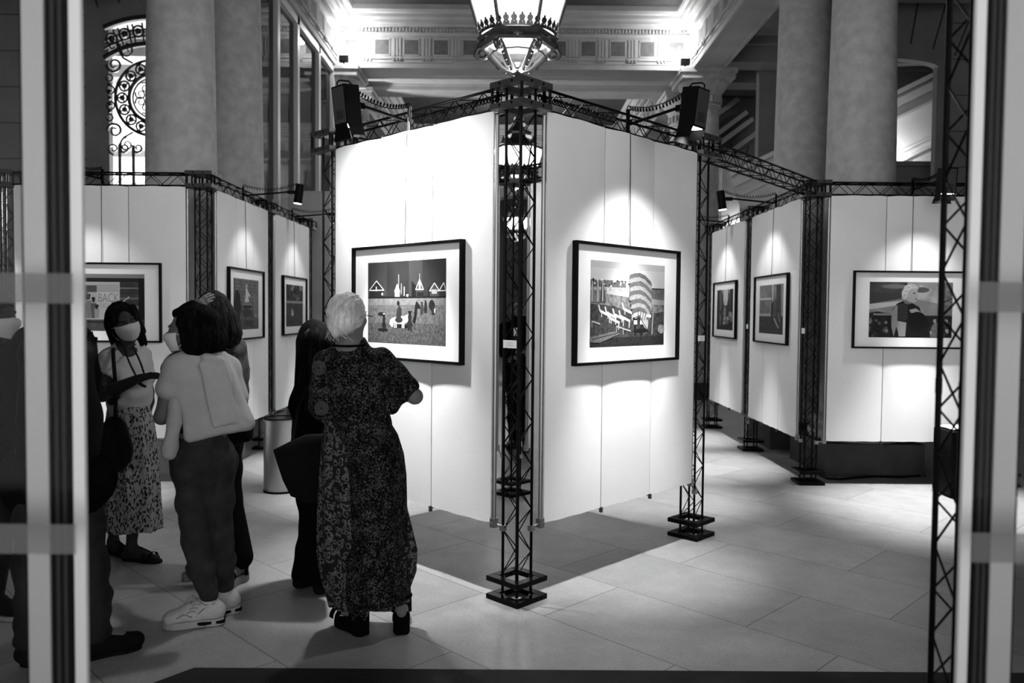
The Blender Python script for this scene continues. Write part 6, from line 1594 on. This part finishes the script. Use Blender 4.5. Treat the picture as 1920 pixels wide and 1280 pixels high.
# ---------------------------------------------------------------- visitor glimpsed through the corner gap
def gap_visitor():
    J = joints(head=(973, 588, 9.0), neck=(974, 603, 9.0), shR=(948, 615, 9.0), shL=(998, 615, 9.0), elR=(942, 655, 8.98), wrR=(955, 672, 8.82), elL=(1003, 655, 8.98), wrL=(985, 660, 8.82),
               pel=(972, 682, 9.02), hipR=(962, 690, 9.0), hipL=(982, 690, 9.0), knR=(962, 760, 8.95), knL=(984, 760, 9.0), anR=(962, 826, 9.02), anL=(986, 828, 8.96), toR=(955, 836, 8.9), toL=(988, 838, 8.82), f=(0, -1, 0), hf=(.1, -1, -.15))
    for s in 'LR': J['an' + s][2] = .09
    T = body_segs(J, .95, False); t = person('visitor in black with a dark mask glimpsed through the corner gap', J['anR'])
    solid('body', ((seg(T, *ALLSEG) + head_prims(J['head'], J['hf'], (0, 0, 1), 1.0), .010), (hand_prims(J['wrR'], V(.5, -.6, .2), (0, -.4, .9), 1, .6) + hand_prims(J['wrL'], V(-.5, -.6, .2), (0, -.4, .9), 1, .6, thumb=-1), .005)), SKIN, t, .025)
    eyes_on(J, t); mask_on(J, mat('black_mask', .0022, .85, 0, .03), t, 1.03)
    solid('hair', [e_(J['head'] + V(0, .02, .035), V(.088, .095, .09)), cut_(e_(J['head'] + V(0, -.11, -.05), V(.09, .08, .12), None, .02))], streak('short_grey_hair', .05, .2), t, .02, .009)
    solid('coat', infl(T['torso'], .02) + infl(seg(T, 'uaL', 'uaR', 'faL', 'faR'), .02), BLACKC, t, .03, .011)
    solid('trousers', infl(T['torso'][5:], .008) + infl(seg(T, 'thL', 'thR', 'caL', 'caR'), .014), BLACKC, t, .03, .011)
    b = MB(); b.box(tuple(P3(965, 622, 8.83)), (.06, .004, .09)); b.build('badge', PAPER, t)
    for s in 'LR':
        an = J['an' + s]; d = nrm((J['to' + s] - an) * V(1, 1, 0)); solid('shoe', shoe_prims(an, an + d * .17, 1.05, .0), mat('black_shoe', .0022, .85, 0, .12), t, .02, .009)
BLACKC = mat('black_cloth', .0022, .85, 0, .03)
gap_visitor()

# ================================================================== SMALL THINGS ON THE FLOOR
p = at(527, 921, 6.82); bx, by = p.x, 6.82
t = thing('waste_bin', 'brushed steel cylindrical waste bin on the floor beside the black tote', 'bin', (bx, by, 0))
b = MB(); b.lathe([(.140, .012), (.143, .016), (.143, .60), (.146, .605), (.146, .622), (.138, .622), (.136, .58), (.134, .30)], 48, cap=False); b.build('body', mat('brushed_steel', .42, .32, .95), t, True)
b = MB(); b.lathe([(.146, 0), (.148, .004), (.146, .016), (.14, .016)], 48); b.build('base_ring', BLACKP, t, True)
b = MB(); b.lathe([(.137, .612), (.142, .632), (.144, .626), (.139, .606)], 48, cap=False); b.lathe([(.136, .585), (.001, .585)], 48, cap=False); b.build('liner', BLACKP, t, True)
q = at(1792, 925, 6.9)
t = thing('equipment_case', 'black case with a pale cloth on top, behind the close right hand truss post', 'case', (q.x + .04, 6.9, 0))
b = MB(); b.bbox(-.17, .17, -.15, .15, .02, .57); b.bbox(-.16, .16, -.14, .14, 0, .02); b.build('body', BLACKP, t, bevel=.012)
b = MB(); rg = [[(x, y, .572 + .03 * max(0, math.sin((x + .16) * 12) * .5 + .5) * math.cos(y * 6)) for x in np.linspace(-.15, .05, 10)] for y in np.linspace(-.12, .12, 9)]
b.loft(rg, False); b.loft([[(x, y, z - .006) for x, y, z in r_] for r_ in rg], False); b.build('folded_cloth', PAPER, t, True)
b = MB(); pts = [at(x, y, 1.0) for x, y in ()]
gp = lambda x, y: (lambda r: Vector((0, 0, EYE)) + r * (-(EYE - .012) / r.z))(at(x, y, 1.0) - Vector((0, 0, EYE)))
b.tube([gp(x, y) for x, y in ((1536, 890), (1552, 897), (1575, 898), (1605, 895), (1640, 893), (1690, 894), (1735, 891))], .010, 6)
tag(b.build('floor_cable', BLACKP, None, True), 'black cable lying on the floor along the dark stone plinth', 'cable')
